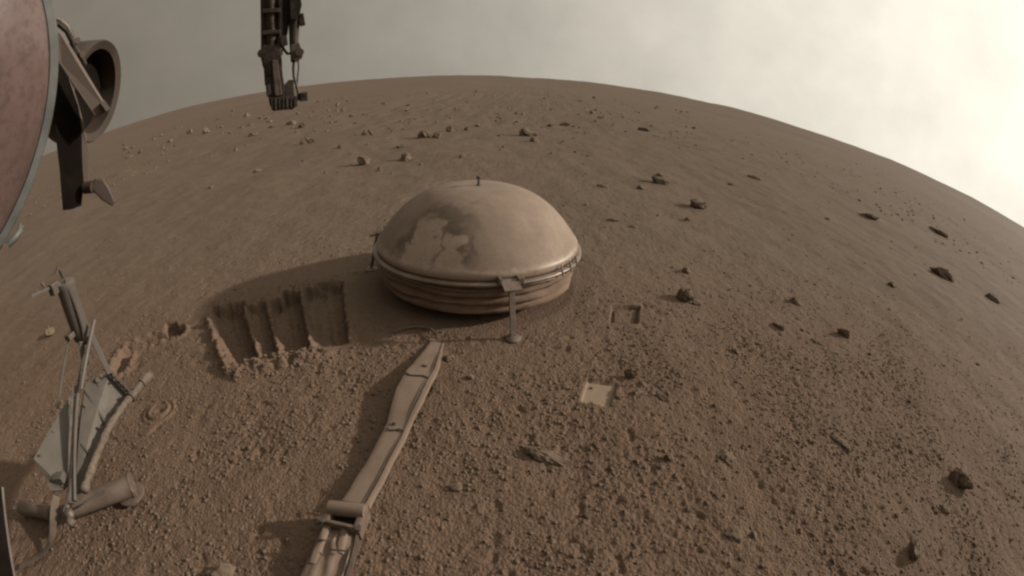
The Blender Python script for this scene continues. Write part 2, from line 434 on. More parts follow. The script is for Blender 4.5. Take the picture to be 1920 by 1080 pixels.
# ------------------------------------------------------------------ mesh builder
class MB:
    def __init__(self):
        self.v, self.f = [], []

    def add(self, verts, faces):
        o = len(self.v)
        self.v += [tuple(map(float, q)) for q in verts]
        self.f += [tuple(i + o for i in q) for q in faces]
        return self

    def box(self, c, ax, ay, az):
        """c centre; ax, ay, az half-extent vectors"""
        c, ax, ay, az = (np.asarray(q, float) for q in (c, ax, ay, az))
        vs_ = [c + sx * ax + sy * ay + sz * az for sz in (-1, 1) for sy in (-1, 1) for sx in (-1, 1)]
        return self.add(vs_, [(0, 2, 3, 1), (4, 5, 7, 6), (0, 1, 5, 4), (2, 6, 7, 3), (0, 4, 6, 2), (1, 3, 7, 5)])

    def bar(self, p, q, w, t, up=(0, 0, 1)):
        """a flat bar from p to q, w wide (across up x dir), t thick along up"""
        p, q = np.asarray(p, float), np.asarray(q, float)
        d = q - p
        s = nrm(np.cross(d, up))
        n_ = nrm(np.cross(s, d))
        return self.box((p + q) / 2, d / 2, s * w / 2, n_ * t / 2)

    def tube(self, pts, r, seg=12, cap=True):
        pts = [np.asarray(q, float) for q in pts]
        rs = r if hasattr(r, '__len__') else [r] * len(pts)
        o = len(self.v)
        up = None
        vs_, fs = [], []
        for i, q in enumerate(pts):
            d = nrm(pts[min(i + 1, len(pts) - 1)] - pts[max(i - 1, 0)])
            if up is None:
                up = np.array([0, 0, 1.0]) if abs(d[2]) < 0.9 else np.array([1.0, 0, 0])
            s = nrm(np.cross(d, up)); up = nrm(np.cross(s, d))
            for k in range(seg):
                a_ = 2 * math.pi * k / seg
                vs_.append(q + rs[i] * (math.cos(a_) * s + math.sin(a_) * up))
        for i in range(len(pts) - 1):
            for k in range(seg):
                k2 = (k + 1) % seg
                fs.append((i * seg + k, i * seg + k2, (i + 1) * seg + k2, (i + 1) * seg + k))
        if cap:
            fs.append(tuple(range(seg))[::-1])
            fs.append(tuple((len(pts) - 1) * seg + k for k in range(seg)))
        return self.add(vs_, fs)

    def lathe(self, prof, c, axis=(0, 0, 1), seg=64, ref=None, wob=None):
        """prof: (radius, height) pairs from one end to the other"""
        c = np.asarray(c, float)
        az = nrm(axis)
        ref = np.array([1.0, 0, 0]) if ref is None else np.asarray(ref, float)
        if abs(nrm(ref) @ az) > 0.95:
            ref = np.array([0, 1.0, 0])
        ax = nrm(ref - az * (ref @ az)); ay = np.cross(az, ax)
        vs_, fs = [], []
        for j, (r, h) in enumerate(prof):
            for k in range(seg):
                a_ = 2 * math.pi * k / seg
                dr, dh = wob(a_, j) if wob else (0, 0)
                vs_.append(c + (r + dr) * (math.cos(a_) * ax + math.sin(a_) * ay) + (h + dh) * az)
        for j in range(len(prof) - 1):
            for k in range(seg):
                k2 = (k + 1) % seg
                fs.append((j * seg + k, j * seg + k2, (j + 1) * seg + k2, (j + 1) * seg + k))
        closed = tuple(prof[0]) == tuple(prof[-1])
        if prof[0][0] > 1e-6 and not closed: fs.append(tuple(range(seg))[::-1])
        if prof[-1][0] > 1e-6 and not closed: fs.append(tuple((len(prof) - 1) * seg + k for k in range(seg)))
        return self.add(vs_, fs)

    def plate(self, poly, thick):
        """a flat plate: outline points (3-D, planar enough) given thickness along the mean normal"""
        P_ = [np.asarray(q, float) for q in poly]
        nn = np.zeros(3)
        for i in range(len(P_)):
            nn += np.cross(P_[i], P_[(i + 1) % len(P_)])
        nn = nrm(nn) * thick / 2
        k = len(P_)
        vs_ = [q + nn for q in P_] + [q - nn for q in P_]
        fs = [tuple(range(k)), tuple(range(k, 2 * k))[::-1]]
        fs += [(i, i + k, (i + 1) % k + k, (i + 1) % k) for i in range(k)]
        return self.add(vs_, fs)

    def ribbon(self, left, right, thick, up=(0, 0, 1)):
        """a band between two polylines, given thickness downwards from them"""
        up = np.asarray(up, float)
        k = len(left)
        vs_ = []
        for a_, b_ in zip(left, right):
            a_, b_ = np.asarray(a_, float), np.asarray(b_, float)
            vs_ += [a_, b_, b_ - up * thick, a_ - up * thick]
        fs = []
        for i in range(k - 1):
            for j in range(4):
                fs.append((i * 4 + j, i * 4 + (j + 1) % 4, i * 4 + 4 + (j + 1) % 4, i * 4 + 4 + j))
        fs += [(0, 1, 2, 3), tuple((k - 1) * 4 + j for j in (3, 2, 1, 0))]
        return self.add(vs_, fs)

    def cloth(self, left, right, thick, nv, hfun):
        """a soft band between two lines: hfun(i, s) lifts the cloth at station i, fraction s across"""
        k = len(left)
        o = [[np.asarray(left[i], float) * (1 - j / nv) + np.asarray(right[i], float) * (j / nv) for j in range(nv + 1)] for i in range(k)]
        vs_, fs = [], []
        for i in range(k):
            for j in range(nv + 1):
                vs_.append(o[i][j] + np.array([0, 0, hfun(i, j / nv)]))
        for i in range(k):
            vs_.append(o[i][nv] - np.array([0, 0, thick])); vs_.append(o[i][0] - np.array([0, 0, thick]))
        w = nv + 1
        for i in range(k - 1):
            for j in range(nv):
                fs.append((i * w + j, i * w + j + 1, (i + 1) * w + j + 1, (i + 1) * w + j))
            b0, b1 = k * w + i * 2, k * w + i * 2 + 2
            fs += [(i * w + nv, b0, b1, (i + 1) * w + nv), (b0, b0 + 1, b1 + 1, b1), (b0 + 1, i * w, (i + 1) * w, b1 + 1)]
        fs.append(tuple(range(nv + 1)) + (k * w, k * w + 1))
        fs.append(tuple((k - 1) * w + j for j in range(nv, -1, -1)) + (k * w + 2 * k - 1, k * w + 2 * k - 2))
        return self.add(vs_, fs)

    def build(self, name, mat, parent=None, smooth=False, bevel=0.0, subsurf=0, origin=None, angle=40):
        me = bpy.data.meshes.new(name)
        org = np.zeros(3)
        if parent is not None:
            org = np.array(WORLD[parent.name])
        elif origin is not None:
            org = np.asarray(origin, float)
        me.from_pydata([tuple(np.array(q) - org) for q in self.v], [], self.f)
        bm = bmesh.new(); bm.from_mesh(me)
        bmesh.ops.remove_doubles(bm, verts=bm.verts, dist=1e-6)
        bmesh.ops.recalc_face_normals(bm, faces=bm.faces)
        if bevel:
            bmesh.ops.bevel(bm, geom=[e for e in bm.edges if len(e.link_faces) == 2 and e.calc_face_angle(0) > 0.6],
                            offset=bevel, segments=2, affect='EDGES', profile=0.6, clamp_overlap=True)
        bm.to_mesh(me); bm.free()
        ob = bpy.data.objects.new(name, me)
        COL.objects.link(ob)
        if smooth:
            me.shade_smooth()
            me.set_sharp_from_angle(angle=math.radians(angle))
        me.materials.append(mat)
        if subsurf:
            s = ob.modifiers.new('smooth', 'SUBSURF'); s.levels = s.render_levels = subsurf
        if parent is not None:
            ob.parent = parent
            WORLD[ob.name] = org
        else:
            ob.location = org
            WORLD[ob.name] = org
        return ob

WORLD = {}

def tag(o, label, cat, group=None):
    o['label'] = label
    o['category'] = cat
    if group: o['group'] = group
    return o

def thing(name, loc, label, cat, group=None):
    o = bpy.data.objects.new(name, None)
    COL.objects.link(o)
    o.location = tuple(loc)
    o.empty_display_size = 0.05
    WORLD[o.name] = np.array(loc, float)
    return tag(o, label, cat, group)

# ------------------------------------------------------------------ materials of the equipment
# dome shell: brushed metal under a film of dust, with two patches where the film has slid off
m, n, p = new_mat('dome_shell')
tcn = node(n, 'ShaderNodeTexCoord').outputs['Object']
sep = node(n, 'ShaderNodeSeparateXYZ'); n.links.new(tcn, sep.inputs[0])
az = node(n, 'ShaderNodeMath', operation='ARCTAN2')
n.links.new(sep.outputs['X'], az.inputs[0])
neg = node(n, 'ShaderNodeMath', operation='MULTIPLY'); n.links.new(sep.outputs['Y'], neg.inputs[0]); neg.inputs[1].default_value = -1
n.links.new(neg.outputs[0], az.inputs[1])            # 0 towards the camera, negative to the left
wn = node(n, 'ShaderNodeTexNoise'); wn.inputs['Scale'].default_value = 26; wn.inputs['Detail'].default_value = 5
n.links.new(tcn, wn.inputs['Vector'])
def off(amount, sock):
    a_ = node(n, 'ShaderNodeMath', operation='SUBTRACT'); n.links.new(wn.outputs['Fac'], a_.inputs[0]); a_.inputs[1].default_value = 0.5
    b_ = node(n, 'ShaderNodeMath', operation='MULTIPLY_ADD'); n.links.new(a_.outputs[0], b_.inputs[0]); b_.inputs[1].default_value = amount
    n.links.new(sock, b_.inputs[2])
    return b_.outputs[0]
azn, zn = off(0.40, az.outputs[0]), off(0.085, sep.outputs['Z'])
def band(sock, lo, hi, e):
    a_ = node(n, 'ShaderNodeMapRange', interpolation_type='SMOOTHSTEP')
    a_.inputs[1].default_value, a_.inputs[2].default_value = lo - e, lo + e
    n.links.new(sock, a_.inputs[0])
    b_ = node(n, 'ShaderNodeMapRange', interpolation_type='SMOOTHSTEP')
    b_.inputs[1].default_value, b_.inputs[2].default_value = hi - e, hi + e
    b_.inputs[3].default_value, b_.inputs[4].default_value = 1, 0
    n.links.new(sock, b_.inputs[0])
    c_ = node(n, 'ShaderNodeMath', operation='MULTIPLY'); n.links.new(a_.outputs[0], c_.inputs[0]); n.links.new(b_.outputs[0], c_.inputs[1])
    return c_.outputs[0]
def both(a_, b_, op='MULTIPLY'):
    c_ = node(n, 'ShaderNodeMath', operation=op); n.links.new(a_, c_.inputs[0]); n.links.new(b_, c_.inputs[1])
    return c_.outputs[0]
patch1 = both(band(azn, -0.64, -0.30, 0.03), band(zn, 0.172, 0.296, 0.014))
patch2 = both(band(azn, -0.27, -0.03, 0.028), band(zn, 0.172, 0.262, 0.009))
patch = both(patch1, patch2, 'MAXIMUM')
ff, rf = noise_fac(n, tcn, 14, 0.3, 0.7, 6, 0.65)
fg, rg = noise_fac(n, tcn, 6, 0.32, 0.56, 6, 0.7, 0.8)
dusty = mix_col(n, ff, (0.195, 0.143, 0.107), (0.258, 0.193, 0.147))
stain = both(band(azn, -0.70, 0.02, 0.10), band(zn, 0.240, 0.325, 0.018))
streak = both(band(azn, 0.00, 0.05, 0.03), band(zn, 0.200, 0.27, 0.02))
streak = both(streak, both(band(azn, -0.30, -0.255, 0.02), band(zn, 0.185, 0.235, 0.012)), 'MAXIMUM')
streak = both(streak, both(band(azn, -0.80, -0.66, 0.05), band(zn, 0.20, 0.29, 0.02)), 'MAXIMUM')
stain = both(both(stain, streak, 'MAXIMUM'), fg)
st_ = node(n, 'ShaderNodeMath', operation='MULTIPLY'); n.links.new(stain, st_.inputs[0]); st_.inputs[1].default_value = 0.72
stain = st_.outputs[0]
fs_, rs2 = noise_fac(n, tcn, 240, 0.35, 0.65, 2, 0.6)
smp = node(n, 'ShaderNodeMapping'); smp.inputs['Scale'].default_value = (60, 60, 7)
n.links.new(tcn, smp.inputs[0])
fk_, rk_ = noise_fac(n, smp.outputs[0], 1.0, 0.45, 0.8, 3, 0.6)
dusty = mix_col(n, both(stain, node(n, 'ShaderNodeValue').outputs[0]) if False else stain, dusty, (0.092, 0.064, 0.047))
pk_ = node(n, 'ShaderNodeMath', operation='MULTIPLY'); n.links.new(fs_, pk_.inputs[0]); pk_.inputs[1].default_value = 0.22
fk2 = node(n, 'ShaderNodeMath', operation='MULTIPLY'); n.links.new(fk_, fk2.inputs[0]); fk2.inputs[1].default_value = 0.30
col = mix_col(n, patch, dusty, mix_col(n, ff, (0.32, 0.245, 0.188), (0.38, 0.295, 0.228)))
col = mix_col(n, fk2.outputs[0], col, (0.13, 0.092, 0.067))
col = mix_col(n, pk_.outputs[0], col, (0.10, 0.070, 0.050))
edge_ = node(n, 'ShaderNodeMapRange'); edge_.inputs[1].default_value, edge_.inputs[2].default_value = 0.182, 0.172
n.links.new(zn, edge_.inputs[0])
col = mix_col(n, edge_.outputs[0], col, (0.27, 0.205, 0.155))  # paler lower edge: the light it catches put into the colour
n.links.new(col, p.inputs['Base Color'])
rr_ = node(n, 'ShaderNodeMapRange')                    # the curled lower edge is clean and shinier
rr_.inputs[1].default_value, rr_.inputs[2].default_value = 0.168, 0.186
rr_.inputs[3].default_value, rr_.inputs[4].default_value = 0.30, 0.80
n.links.new(sep.outputs['Z'], rr_.inputs[0])
n.links.new(rr_.outputs[0], p.inputs['Roughness'])
p.inputs['Specular IOR Level'].default_value = 0.4
bump(n, p, rf, 0.12, 0.004)
MAT['dome'] = m

MAT['rim'] = simple('dusty_rim_metal', (0.138, 0.098, 0.073), (0.211, 0.160, 0.125), 18, 0.38, 0.3, 0.15, 0.001, 0.5)
MAT['skirt'] = simple('copper_brown_skirt', (0.118, 0.074, 0.049), (0.190, 0.127, 0.088), 12, 0.75, 0.05, 0.5, 0.005, 0.25, 0.3, 0.7)
MAT['bare'] = simple('dusty_grey_metal', (0.133, 0.102, 0.081), (0.200, 0.157, 0.127), 40, 0.5, 0.3, 0.2, 0.001)
MAT['tether'] = simple('dusty_tan_band', (0.140, 0.099, 0.073), (0.186, 0.136, 0.103), 9, 0.8, 0.0, 0.12, 0.001)
MAT['tether_edge'] = simple('tan_band_edge', (0.140, 0.099, 0.073), (0.186, 0.136, 0.103), 14, 0.7, 0.0, 0.2, 0.001)
MAT['ink'] = simple('black_print', (0.03, 0.022, 0.018), (0.05, 0.036, 0.03), 60, 0.8, 0.0, 0.0)
MAT['box'] = simple('dusty_box_metal', (0.126, 0.090, 0.068), (0.192, 0.142, 0.111), 40, 0.5, 0.2, 0.3, 0.002)
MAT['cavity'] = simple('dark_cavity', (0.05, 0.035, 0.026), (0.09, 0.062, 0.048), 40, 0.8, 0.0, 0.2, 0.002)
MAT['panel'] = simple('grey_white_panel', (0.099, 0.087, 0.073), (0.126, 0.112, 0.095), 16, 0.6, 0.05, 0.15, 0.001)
MAT['panel_shaded'] = simple('grey_panel_shaded', (0.083, 0.072, 0.059), (0.114, 0.099, 0.082), 24, 0.6, 0.05, 0.15, 0.001)  # shade of panels facing away from the light, put into a darker grey
MAT['strut'] = simple('dark_grey_strut', (0.075, 0.06, 0.05), (0.125, 0.102, 0.085), 40, 0.5, 0.2, 0.2, 0.001)
MAT['wrap'] = simple('wrapped_tan_hose', (0.090, 0.068, 0.050), (0.151, 0.116, 0.088), 60, 0.7, 0.0, 0.9, 0.004)
MAT['tubing'] = simple('dusty_leg_tube', (0.104, 0.077, 0.060), (0.157, 0.120, 0.094), 25, 0.6, 0.1, 0.2, 0.002)
MAT['arm'] = simple('dark_arm_metal', (0.022, 0.017, 0.013), (0.06, 0.046, 0.036), 35, 0.55, 0.3, 0.4, 0.003)
MAT['arm_light'] = simple('worn_arm_metal', (0.06, 0.048, 0.039), (0.115, 0.092, 0.075), 40, 0.5, 0.3, 0.3, 0.002)
MAT['cable'] = simple('black_cable', (0.02, 0.016, 0.013), (0.045, 0.036, 0.03), 60, 0.5, 0.0, 0.2, 0.001)
MAT['strap'] = simple('black_strap', (0.007, 0.005, 0.004), (0.013, 0.010, 0.008), 30, 0.85, 0.0, 0.2, 0.001, 0.05)
MAT['bracket'] = simple('brown_grey_bracket', (0.100, 0.077, 0.063), (0.132, 0.102, 0.085), 22, 0.55, 0.1, 0.15, 0.0006)
MAT['drum'] = simple('brown_drum', (0.041, 0.029, 0.023), (0.067, 0.049, 0.039), 26, 0.5, 0.15, 0.2, 0.0006)
MAT['grey_rim'] = simple('grey_rim', (0.072, 0.077, 0.073), (0.110, 0.113, 0.105), 60, 0.5, 0.1, 0.2, 0.0006)
# dusty plastic cover
m, n, p = new_mat('dusty_pink_cover')
tcn = node(n, 'ShaderNodeTexCoord').outputs['Object']
f1, r1 = noise_fac(n, tcn, 14, 0.3, 0.7, 5, 0.6)
f2, r2 = noise_fac(n, tcn, 160, 0.45, 0.75, 3, 0.7)
c = mix_col(n, f1, (0.090, 0.059, 0.053), (0.135, 0.091, 0.081))
c = mix_col(n, f2, c, (0.07, 0.048, 0.044))
n.links.new(c, p.inputs['Base Color'])
p.inputs['Roughness'].default_value = 0.22
p.inputs['Specular IOR Level'].default_value = 0.5
bump(n, p, r2, 0.08, 0.0008)
MAT['cover'] = m

# ------------------------------------------------------------------ domed shield
dc = np.array([DOME_C[0], DOME_C[1], 0.0])
shield = thing('domed_shield', dc, 'large dusty tan dome with a pleated brown skirt, standing on the soil', 'instrument cover')
prof = [(0.338, 0.146), (0.344, 0.150), (0.3475, 0.157), (0.3485, 0.166), (0.3455, 0.175)]
prof += [(0.345 * q, 0.171 + 0.18 * (1 - q ** 3)) for q in (0.98, 0.95, 0.92, 0.88, 0.83, 0.78, 0.72, 0.66, 0.6, 0.53, 0.46, 0.38, 0.3, 0.22, 0.14, 0.06)] + [(0.0005, 0.351)]
MB().lathe(prof, dc, seg=128).build('dome_shell', MAT['dome'], shield, smooth=True, angle=80, subsurf=1)
prof = [(0.340, 0.142), (0.358, 0.139), (0.3615, 0.1405), (0.362, 0.144), (0.360, 0.1465), (0.349, 0.150), (0.340, 0.148)]
MB().lathe(prof + [prof[0]], dc, seg=128).build('rim_band', MAT['rim'], shield, smooth=True, angle=50)
def skirt_wob(a_, j):
    k = 0.3 if j < 1 or j > 13 else 1.0
    return (k * (0.0030 * math.sin(a_ * 7 + j * 1.3) + 0.0022 * math.sin(a_ * 17 + j * 2.1) + 0.0016 * math.sin(a_ * 41 + j * 2.7)),
            k * (0.0035 * math.sin(a_ * 5 + j) + 0.002 * math.sin(a_ * 13 + j * 3)))
prof = [(0.338, 0.140), (0.345, 0.133), (0.342, 0.126), (0.336, 0.120), (0.342, 0.113), (0.345, 0.104), (0.341, 0.097), (0.327, 0.092), (0.338, 0.085),
        (0.343, 0.076), (0.339, 0.068), (0.325, 0.063), (0.335, 0.056), (0.338, 0.046), (0.334, 0.037), (0.322, 0.032), (0.300, 0.030), (0.280, -0.01)]
MB().lathe(prof, dc, seg=200, wob=skirt_wob).build('skirt', MAT['skirt'], shield, smooth=True, angle=70, subsurf=1)
# thin wire running round below the rim
w = [dc + np.array([0.3515 * math.cos(t), 0.3515 * math.sin(t), 0.127 + 0.004 * math.sin(5 * t)]) for t in np.linspace(0, 2 * math.pi, 121)]
MB().tube(w, 0.0022, 8, cap=False).build('rim_cable', MAT['rim'], shield, smooth=True)
# lifting post on the crown
post = MB().lathe([(0.010, 0.344), (0.010, 0.352), (0.0045, 0.355), (0.004, 0.374), (0.009, 0.376), (0.0095, 0.381), (0.005, 0.385), (0.0005, 0.3855)], dc, seg=20)
post.build('lifting_post', MAT['strut'], shield, smooth=True)
# three legs with hinged brackets
def shield_leg(az_deg):
    a_ = math.radians(az_deg)
    d = np.array([math.sin(a_), math.cos(a_), 0.0]); s = np.array([d[1], -d[0], 0])
    ez = np.array([0, 0, 1.0])
    top = dc + d * 0.388 + ez * 0.148
    gf = dc + d * 0.425
    foot = np.array([gf[0], gf[1], gh(gf[0], gf[1])])
    lg = MB()
    lg.bar(top - ez * 0.012, foot + ez * 0.006, 0.017, 0.007, up=d)
    lo = lg.build('leg', MAT['bare'], shield, bevel=0.0015)
    br = MB()
    br.box(dc + d * 0.380 + ez * 0.151, d * 0.026 + ez * -0.006, s * 0.026, ez * 0.003)
    br.box(dc + d * 0.359 + ez * 0.156 + s * 0.027, d * 0.012, s * 0.004, ez * 0.012)
    br.box(dc + d * 0.359 + ez * 0.156 - s * 0.034, d * 0.012, s * 0.009, ez * 0.010)
    br.box(dc + d * 0.382 + ez * 0.139, d * 0.008, s * 0.010, ez * 0.012)
    br.build('bracket', MAT['bare'], shield, bevel=0.001)
    ft = MB().lathe([(0.024, -0.004), (0.024, 0.003), (0.018, 0.007), (0.008, 0.010), (0.0005, 0.010)], foot, seg=24)
    ft.build('foot_pad', MAT['bare'], lo, smooth=True)
LEG_AZ = math.degrees(math.atan2(at_z(965, 640)[0] - dc[0], at_z(965, 640)[1] - dc[1]))
for k in range(3):
    shield_leg(LEG_AZ + 120 * k)
# hooks hanging on the rim, seen on its sunny side
for az_deg in (112, 120, 128):
    a_ = math.radians(az_deg)
    d = np.array([math.sin(a_), math.cos(a_), 0.0])
    MB().bar(dc + d * 0.354 + np.array([0, 0, 0.168]), dc + d * 0.366 + np.array([0, 0, 0.132]), 0.006, 0.004, up=d).build('clip', MAT['strut'], shield, bevel=0.0008)

# ------------------------------------------------------------------ tether band
def z_line(pts, zs):
    return [at_z(p[0], p[1], z) for p, z in zip(pts, zs)]
def resample(pl, k):
    pl = np.array(pl)
    d = np.concatenate([[0], np.cumsum(np.linalg.norm(np.diff(pl, axis=0), axis=1))])
    t = np.linspace(0, d[-1], k)
    out = np.stack([np.interp(t, d, pl[:, i]) for i in range(3)], 1)
    for _ in range(2):
        out[1:-1] = (out[:-2] + 2 * out[1:-1] + out[2:]) / 4
    return out
L1 = [(812, 624), (806, 640), (788, 664), (765, 692), (746, 720), (738, 752), (727, 790), (712, 822), (690, 862), (664, 902), (638, 940)]
R1 = [(836, 634), (830, 652), (822, 682), (808, 710), (795, 738), (782, 762), (766, 800), (750, 832), (731, 866), (710, 908), (688, 948)]
Z1 = [-0.022, 0.004, 0.018, 0.028, 0.030, 0.028, 0.024, 0.022, 0.020, 0.020, 0.024]
tl, tr = resample(z_line(L1, Z1), 40), resample(z_line(R1, Z1), 40)
def pn(a_, b_, seed): return float(perlin(np.array([a_]), np.array([b_]), seed)[0])
for i in range(40):                              # the band is not quite straight-edged
    k_ = tr[i] - tl[i]
    tl[i] += k_ * (0.05 * pn(i * 0.21, 0.3, 90) + 0.03 * pn(i * 0.6, 2.3, 93)); tr[i] += k_ * (0.05 * pn(i * 0.19, 5.3, 91) + 0.02 * pn(i * 0.7, 7.1, 94))
tether = thing('tether_band', (*at_z(735, 800)[:2], 0.0), 'flat dusty tan cable band curving over the soil towards the dome', 'cable')
MB().cloth(tl, tr, 0.014, 10, lambda i, s_: 0.0030 * pn(i * 0.16, 0.4 * s_, 92) + 0.0006 * pn(i * 0.4, s_ * 2, 95) - 0.0015 * (2 * s_ - 1) ** 8).build('band', MAT['tether'], tether, smooth=True, angle=60)
el = tr - (tr - tl) * 0.07
er = tr + (tr - tl) * 0.05
MB().ribbon(el + [0, 0, 0.003], er + [0, 0, 0.002], 0.014).build('edge_strip', MAT['tether_edge'], tether, smooth=True, angle=35)
q0_, q1_ = tl + (tr - tl) * 0.80 + [0, 0, 0.0012], tl + (tr - tl) * 0.83 + [0, 0, 0.0012]
MB().ribbon(q0_, q1_, 0.003).build('seam', MAT['box'], tether, smooth=True)
def tick(i, a0, a1, w, wob=0.0):
    f = i / 39.0
    q = lambda s, dt: tl[i] + (tr[i] - tl[i]) * s + (tl[min(i + 1, 39)] - tl[max(i - 1, 0)]) * dt + np.array([0, 0, 0.0040])
    A = [q(a0 + (a1 - a0) * t, wob * math.sin(t * 6)) for t in np.linspace(0, 1, 5)]
    dv = nrm(tl[min(i + 1, 39)] - tl[max(i - 1, 0)]) * w
    return MB().ribbon(A, [k + dv for k in A], 0.0016)
tick(13, 0.40, 0.62, 0.005).build('printed_mark', MAT['ink'], tether)
tick(16, 0.02, 0.92, 0.003, 0.15).build('printed_mark', MAT['ink'], tether)
tick(27, 0.12, 0.90, 0.0032, 0.12).build('printed_mark', MAT['ink'], tether)
tick(26, 0.26, 0.42, 0.006).build('printed_mark', MAT['ink'], tether)
tick(39, 0.0, 1.0, 0.004).build('printed_mark', MAT['ink'], tether)
lip_line = [at_z(x_, y_, z_) for x_, y_, z_ in ((820, 628, 0.008), (805, 615, 0.006), (785, 612, 0.005), (760, 614, 0.004), (738, 622, 0.002))]
MB().tube(resample(lip_line, 24), 0.0032, 8).build('soil_lip', MAT['clod'], tether, smooth=True)  # soil-coloured tube standing in for a sunlit lip of soil
# soil covered upper end and lower band below the box
L2 = [(607, 980), (596, 1000), (577, 1040), (556, 1080), (535, 1120), (512, 1170)]
R2 = [(668, 992), (667, 1010), (659, 1045), (648, 1082), (637, 1122), (625, 1172)]
Z2 = [0.018, 0.022, 0.026, 0.028, 0.030, 0.03]
bl, br_ = resample(z_line(L2, Z2), 24), resample(z_line(R2, Z2), 24)
lower = thing('lower_tether_band', (*at_z(600, 1060)[:2], 0.0), 'wide tan cable band with two raised strips, running out of the box at the bottom', 'cable')
MB().cloth(bl, br_, 0.014, 14, lambda i, s_: 0.008 * pn(i * 0.12, s_ * 4.5, 96) + 0.004 * pn(i * 0.3, s_ * 9, 97) - 0.006 * (2 * s_ - 1) ** 6).build('band', MAT['tether_edge'], lower, smooth=True, angle=60)
for s0, s1, i1 in ((0.08, 0.30, 11), (0.56, 0.80, 8)):     # two folded straps that come out of the box and flatten into the cloth
    sa, sb = [bl[i] + (br_[i] - bl[i]) * s0 for i in range(i1)], [bl[i] + (br_[i] - bl[i]) * s1 for i in range(i1)]
    MB().cloth(sa, sb, 0.010, 6, lambda i, s_: 0.0095 - 0.005 * (2 * s_ - 1) ** 4 - 0.0095 * (i / i1) ** 3 + 0.002 * pn(i * 0.5, s_ * 3 + s0 * 9, 98)).build('strap', MAT['tether'], lower, smooth=True, angle=60)
for i, s0, s1 in ((5, 0.03, 0.35), (7, 0.52, 0.9)):
    A = [bl[i] + (br_[i] - bl[i]) * t + np.array([0, 0, 0.0125]) for t in np.linspace(s0, s1, 4)]
    dv = nrm(bl[i + 1] - bl[i]) * 0.003
    MB().ribbon(A, [k + dv for k in A], 0.0012).build('printed_mark', MAT['ink'], lower)
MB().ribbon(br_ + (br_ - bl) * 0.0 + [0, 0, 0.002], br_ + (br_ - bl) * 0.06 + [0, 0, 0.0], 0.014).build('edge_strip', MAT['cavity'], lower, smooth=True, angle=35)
# box where the band is pinned
bz = 0.052
bA, bB, bC, bD = at_z(620, 936, bz), at_z(690, 944, bz), at_z(672, 992, bz - 0.012), at_z(603, 976, bz - 0.012)
box = thing('tether_box', (*at_z(645, 965)[:2], 0.0), 'small open metal box gripping the tan band, dark inside', 'box')
ez = np.array([0, 0, 1.0])
def wall(a_, b_, h, t, inward):
    a_, b_ = np.array(a_), np.array(b_)
    c_ = (a_ + b_) / 2
    return MB().box(c_ - ez * h / 2 + inward * t / 2, (b_ - a_) / 2, inward * t / 2, ez * h / 2)
inw = lambda a_, b_: nrm(np.array([*((bA + bB + bC + bD) / 4 - (a_ + b_) / 2)[:2], 0]))
wall(bA, bB, 0.040, 0.016, inw(bA, bB)).build('rear_wall', MAT['tether_edge'], box, bevel=0.004, smooth=True)
hood = [bA * (1 - t) + bB * t for t in (0.02, 0.98)]
MB().tube([hood[0] + inw(bA, bB) * 0.014 - ez * 0.008, hood[1] + inw(bA, bB) * 0.014 - ez * 0.008], 0.0135, 16).build('hood', MAT['tether_edge'], box, smooth=True)
wall(bD, bC, 0.034, 0.007, inw(bD, bC)).build('front_lip', MAT['box'], box, bevel=0.0025, smooth=True)
wall(bA, bD, 0.038, 0.012, inw(bA, bD)).build('side_wall', MAT['box'], box, bevel=0.003, smooth=True)
wall(bB, bC, 0.038, 0.012, inw(bB, bC)).build('side_wall', MAT['box'], box, bevel=0.003, smooth=True)
cc = (bA + bB + bC + bD) / 4
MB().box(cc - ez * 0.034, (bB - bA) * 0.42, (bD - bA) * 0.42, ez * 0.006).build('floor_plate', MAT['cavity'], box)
MB().tube([bC + ez * 0.0, bC + ez * 0.006], 0.006, 14).build('bolt', MAT['strut'], box, smooth=True)
MB().tube([bD + ez * 0.0, bD + ez * 0.006], 0.006, 14).build('bolt', MAT['strut'], box, smooth=True)

# ------------------------------------------------------------------ probe stand on the left
D0 = 1.17
def hp(px, py, d): return at_d(px, py, d)
stand = thing('probe_stand', at_z(165, 940, 0.0), 'grey probe stand with angled panels, upright tube and wrapped hose on the left', 'instrument stand')
# upright tube
t0, t1 = hp(157, 634, 1.16), hp(121, 528, 1.12)
ax = nrm(t1 - t0)
MB().lathe([(0.020, 0), (0.0225, 0.003), (0.0225, np.linalg.norm(t1 - t0) - 0.012), (0.024, np.linalg.norm(t1 - t0) - 0.010), (0.024, np.linalg.norm(t1 - t0)), (0.012, np.linalg.norm(t1 - t0) + 0.004)], t0, ax, seg=32).build('tube', MAT['panel'], stand, smooth=True)
MB().lathe([(0.017, -0.016), (0.017, 0.0)], t0, ax, seg=24).build('tube_base', MAT['strut'], stand, smooth=True)
hk = MB().tube([hp(118, 520, 1.12), hp(113, 508, 1.11), hp(107, 503, 1.10), hp(106, 512, 1.10)], 0.004, 8)
hk.build('top_hook', MAT['strut'], stand, smooth=True)
MB().bar(hp(58, 556, 1.10), hp(112, 531, 1.11), 0.009, 0.006).build('side_rod', MAT['panel'], stand, bevel=0.001)
MB().box(hp(101, 541, 1.11), np.array([0.010, 0, 0]), np.array([0, 0.010, 0]), np.array([0, 0, 0.012])).build('rod_clamp', MAT['strut'], stand, bevel=0.002)
MB().tube([hp(78, 530, 1.10), hp(84, 538, 1.10)], 0.004, 8).build('rod_pin', MAT['strut'], stand, smooth=True)
MB().box(hp(131, 630, 1.14), np.array([0.010, 0, 0]), np.array([0, 0.010, 0]), np.array([0, 0, 0.006])).build('collar', MAT['strut'], stand, bevel=0.002)
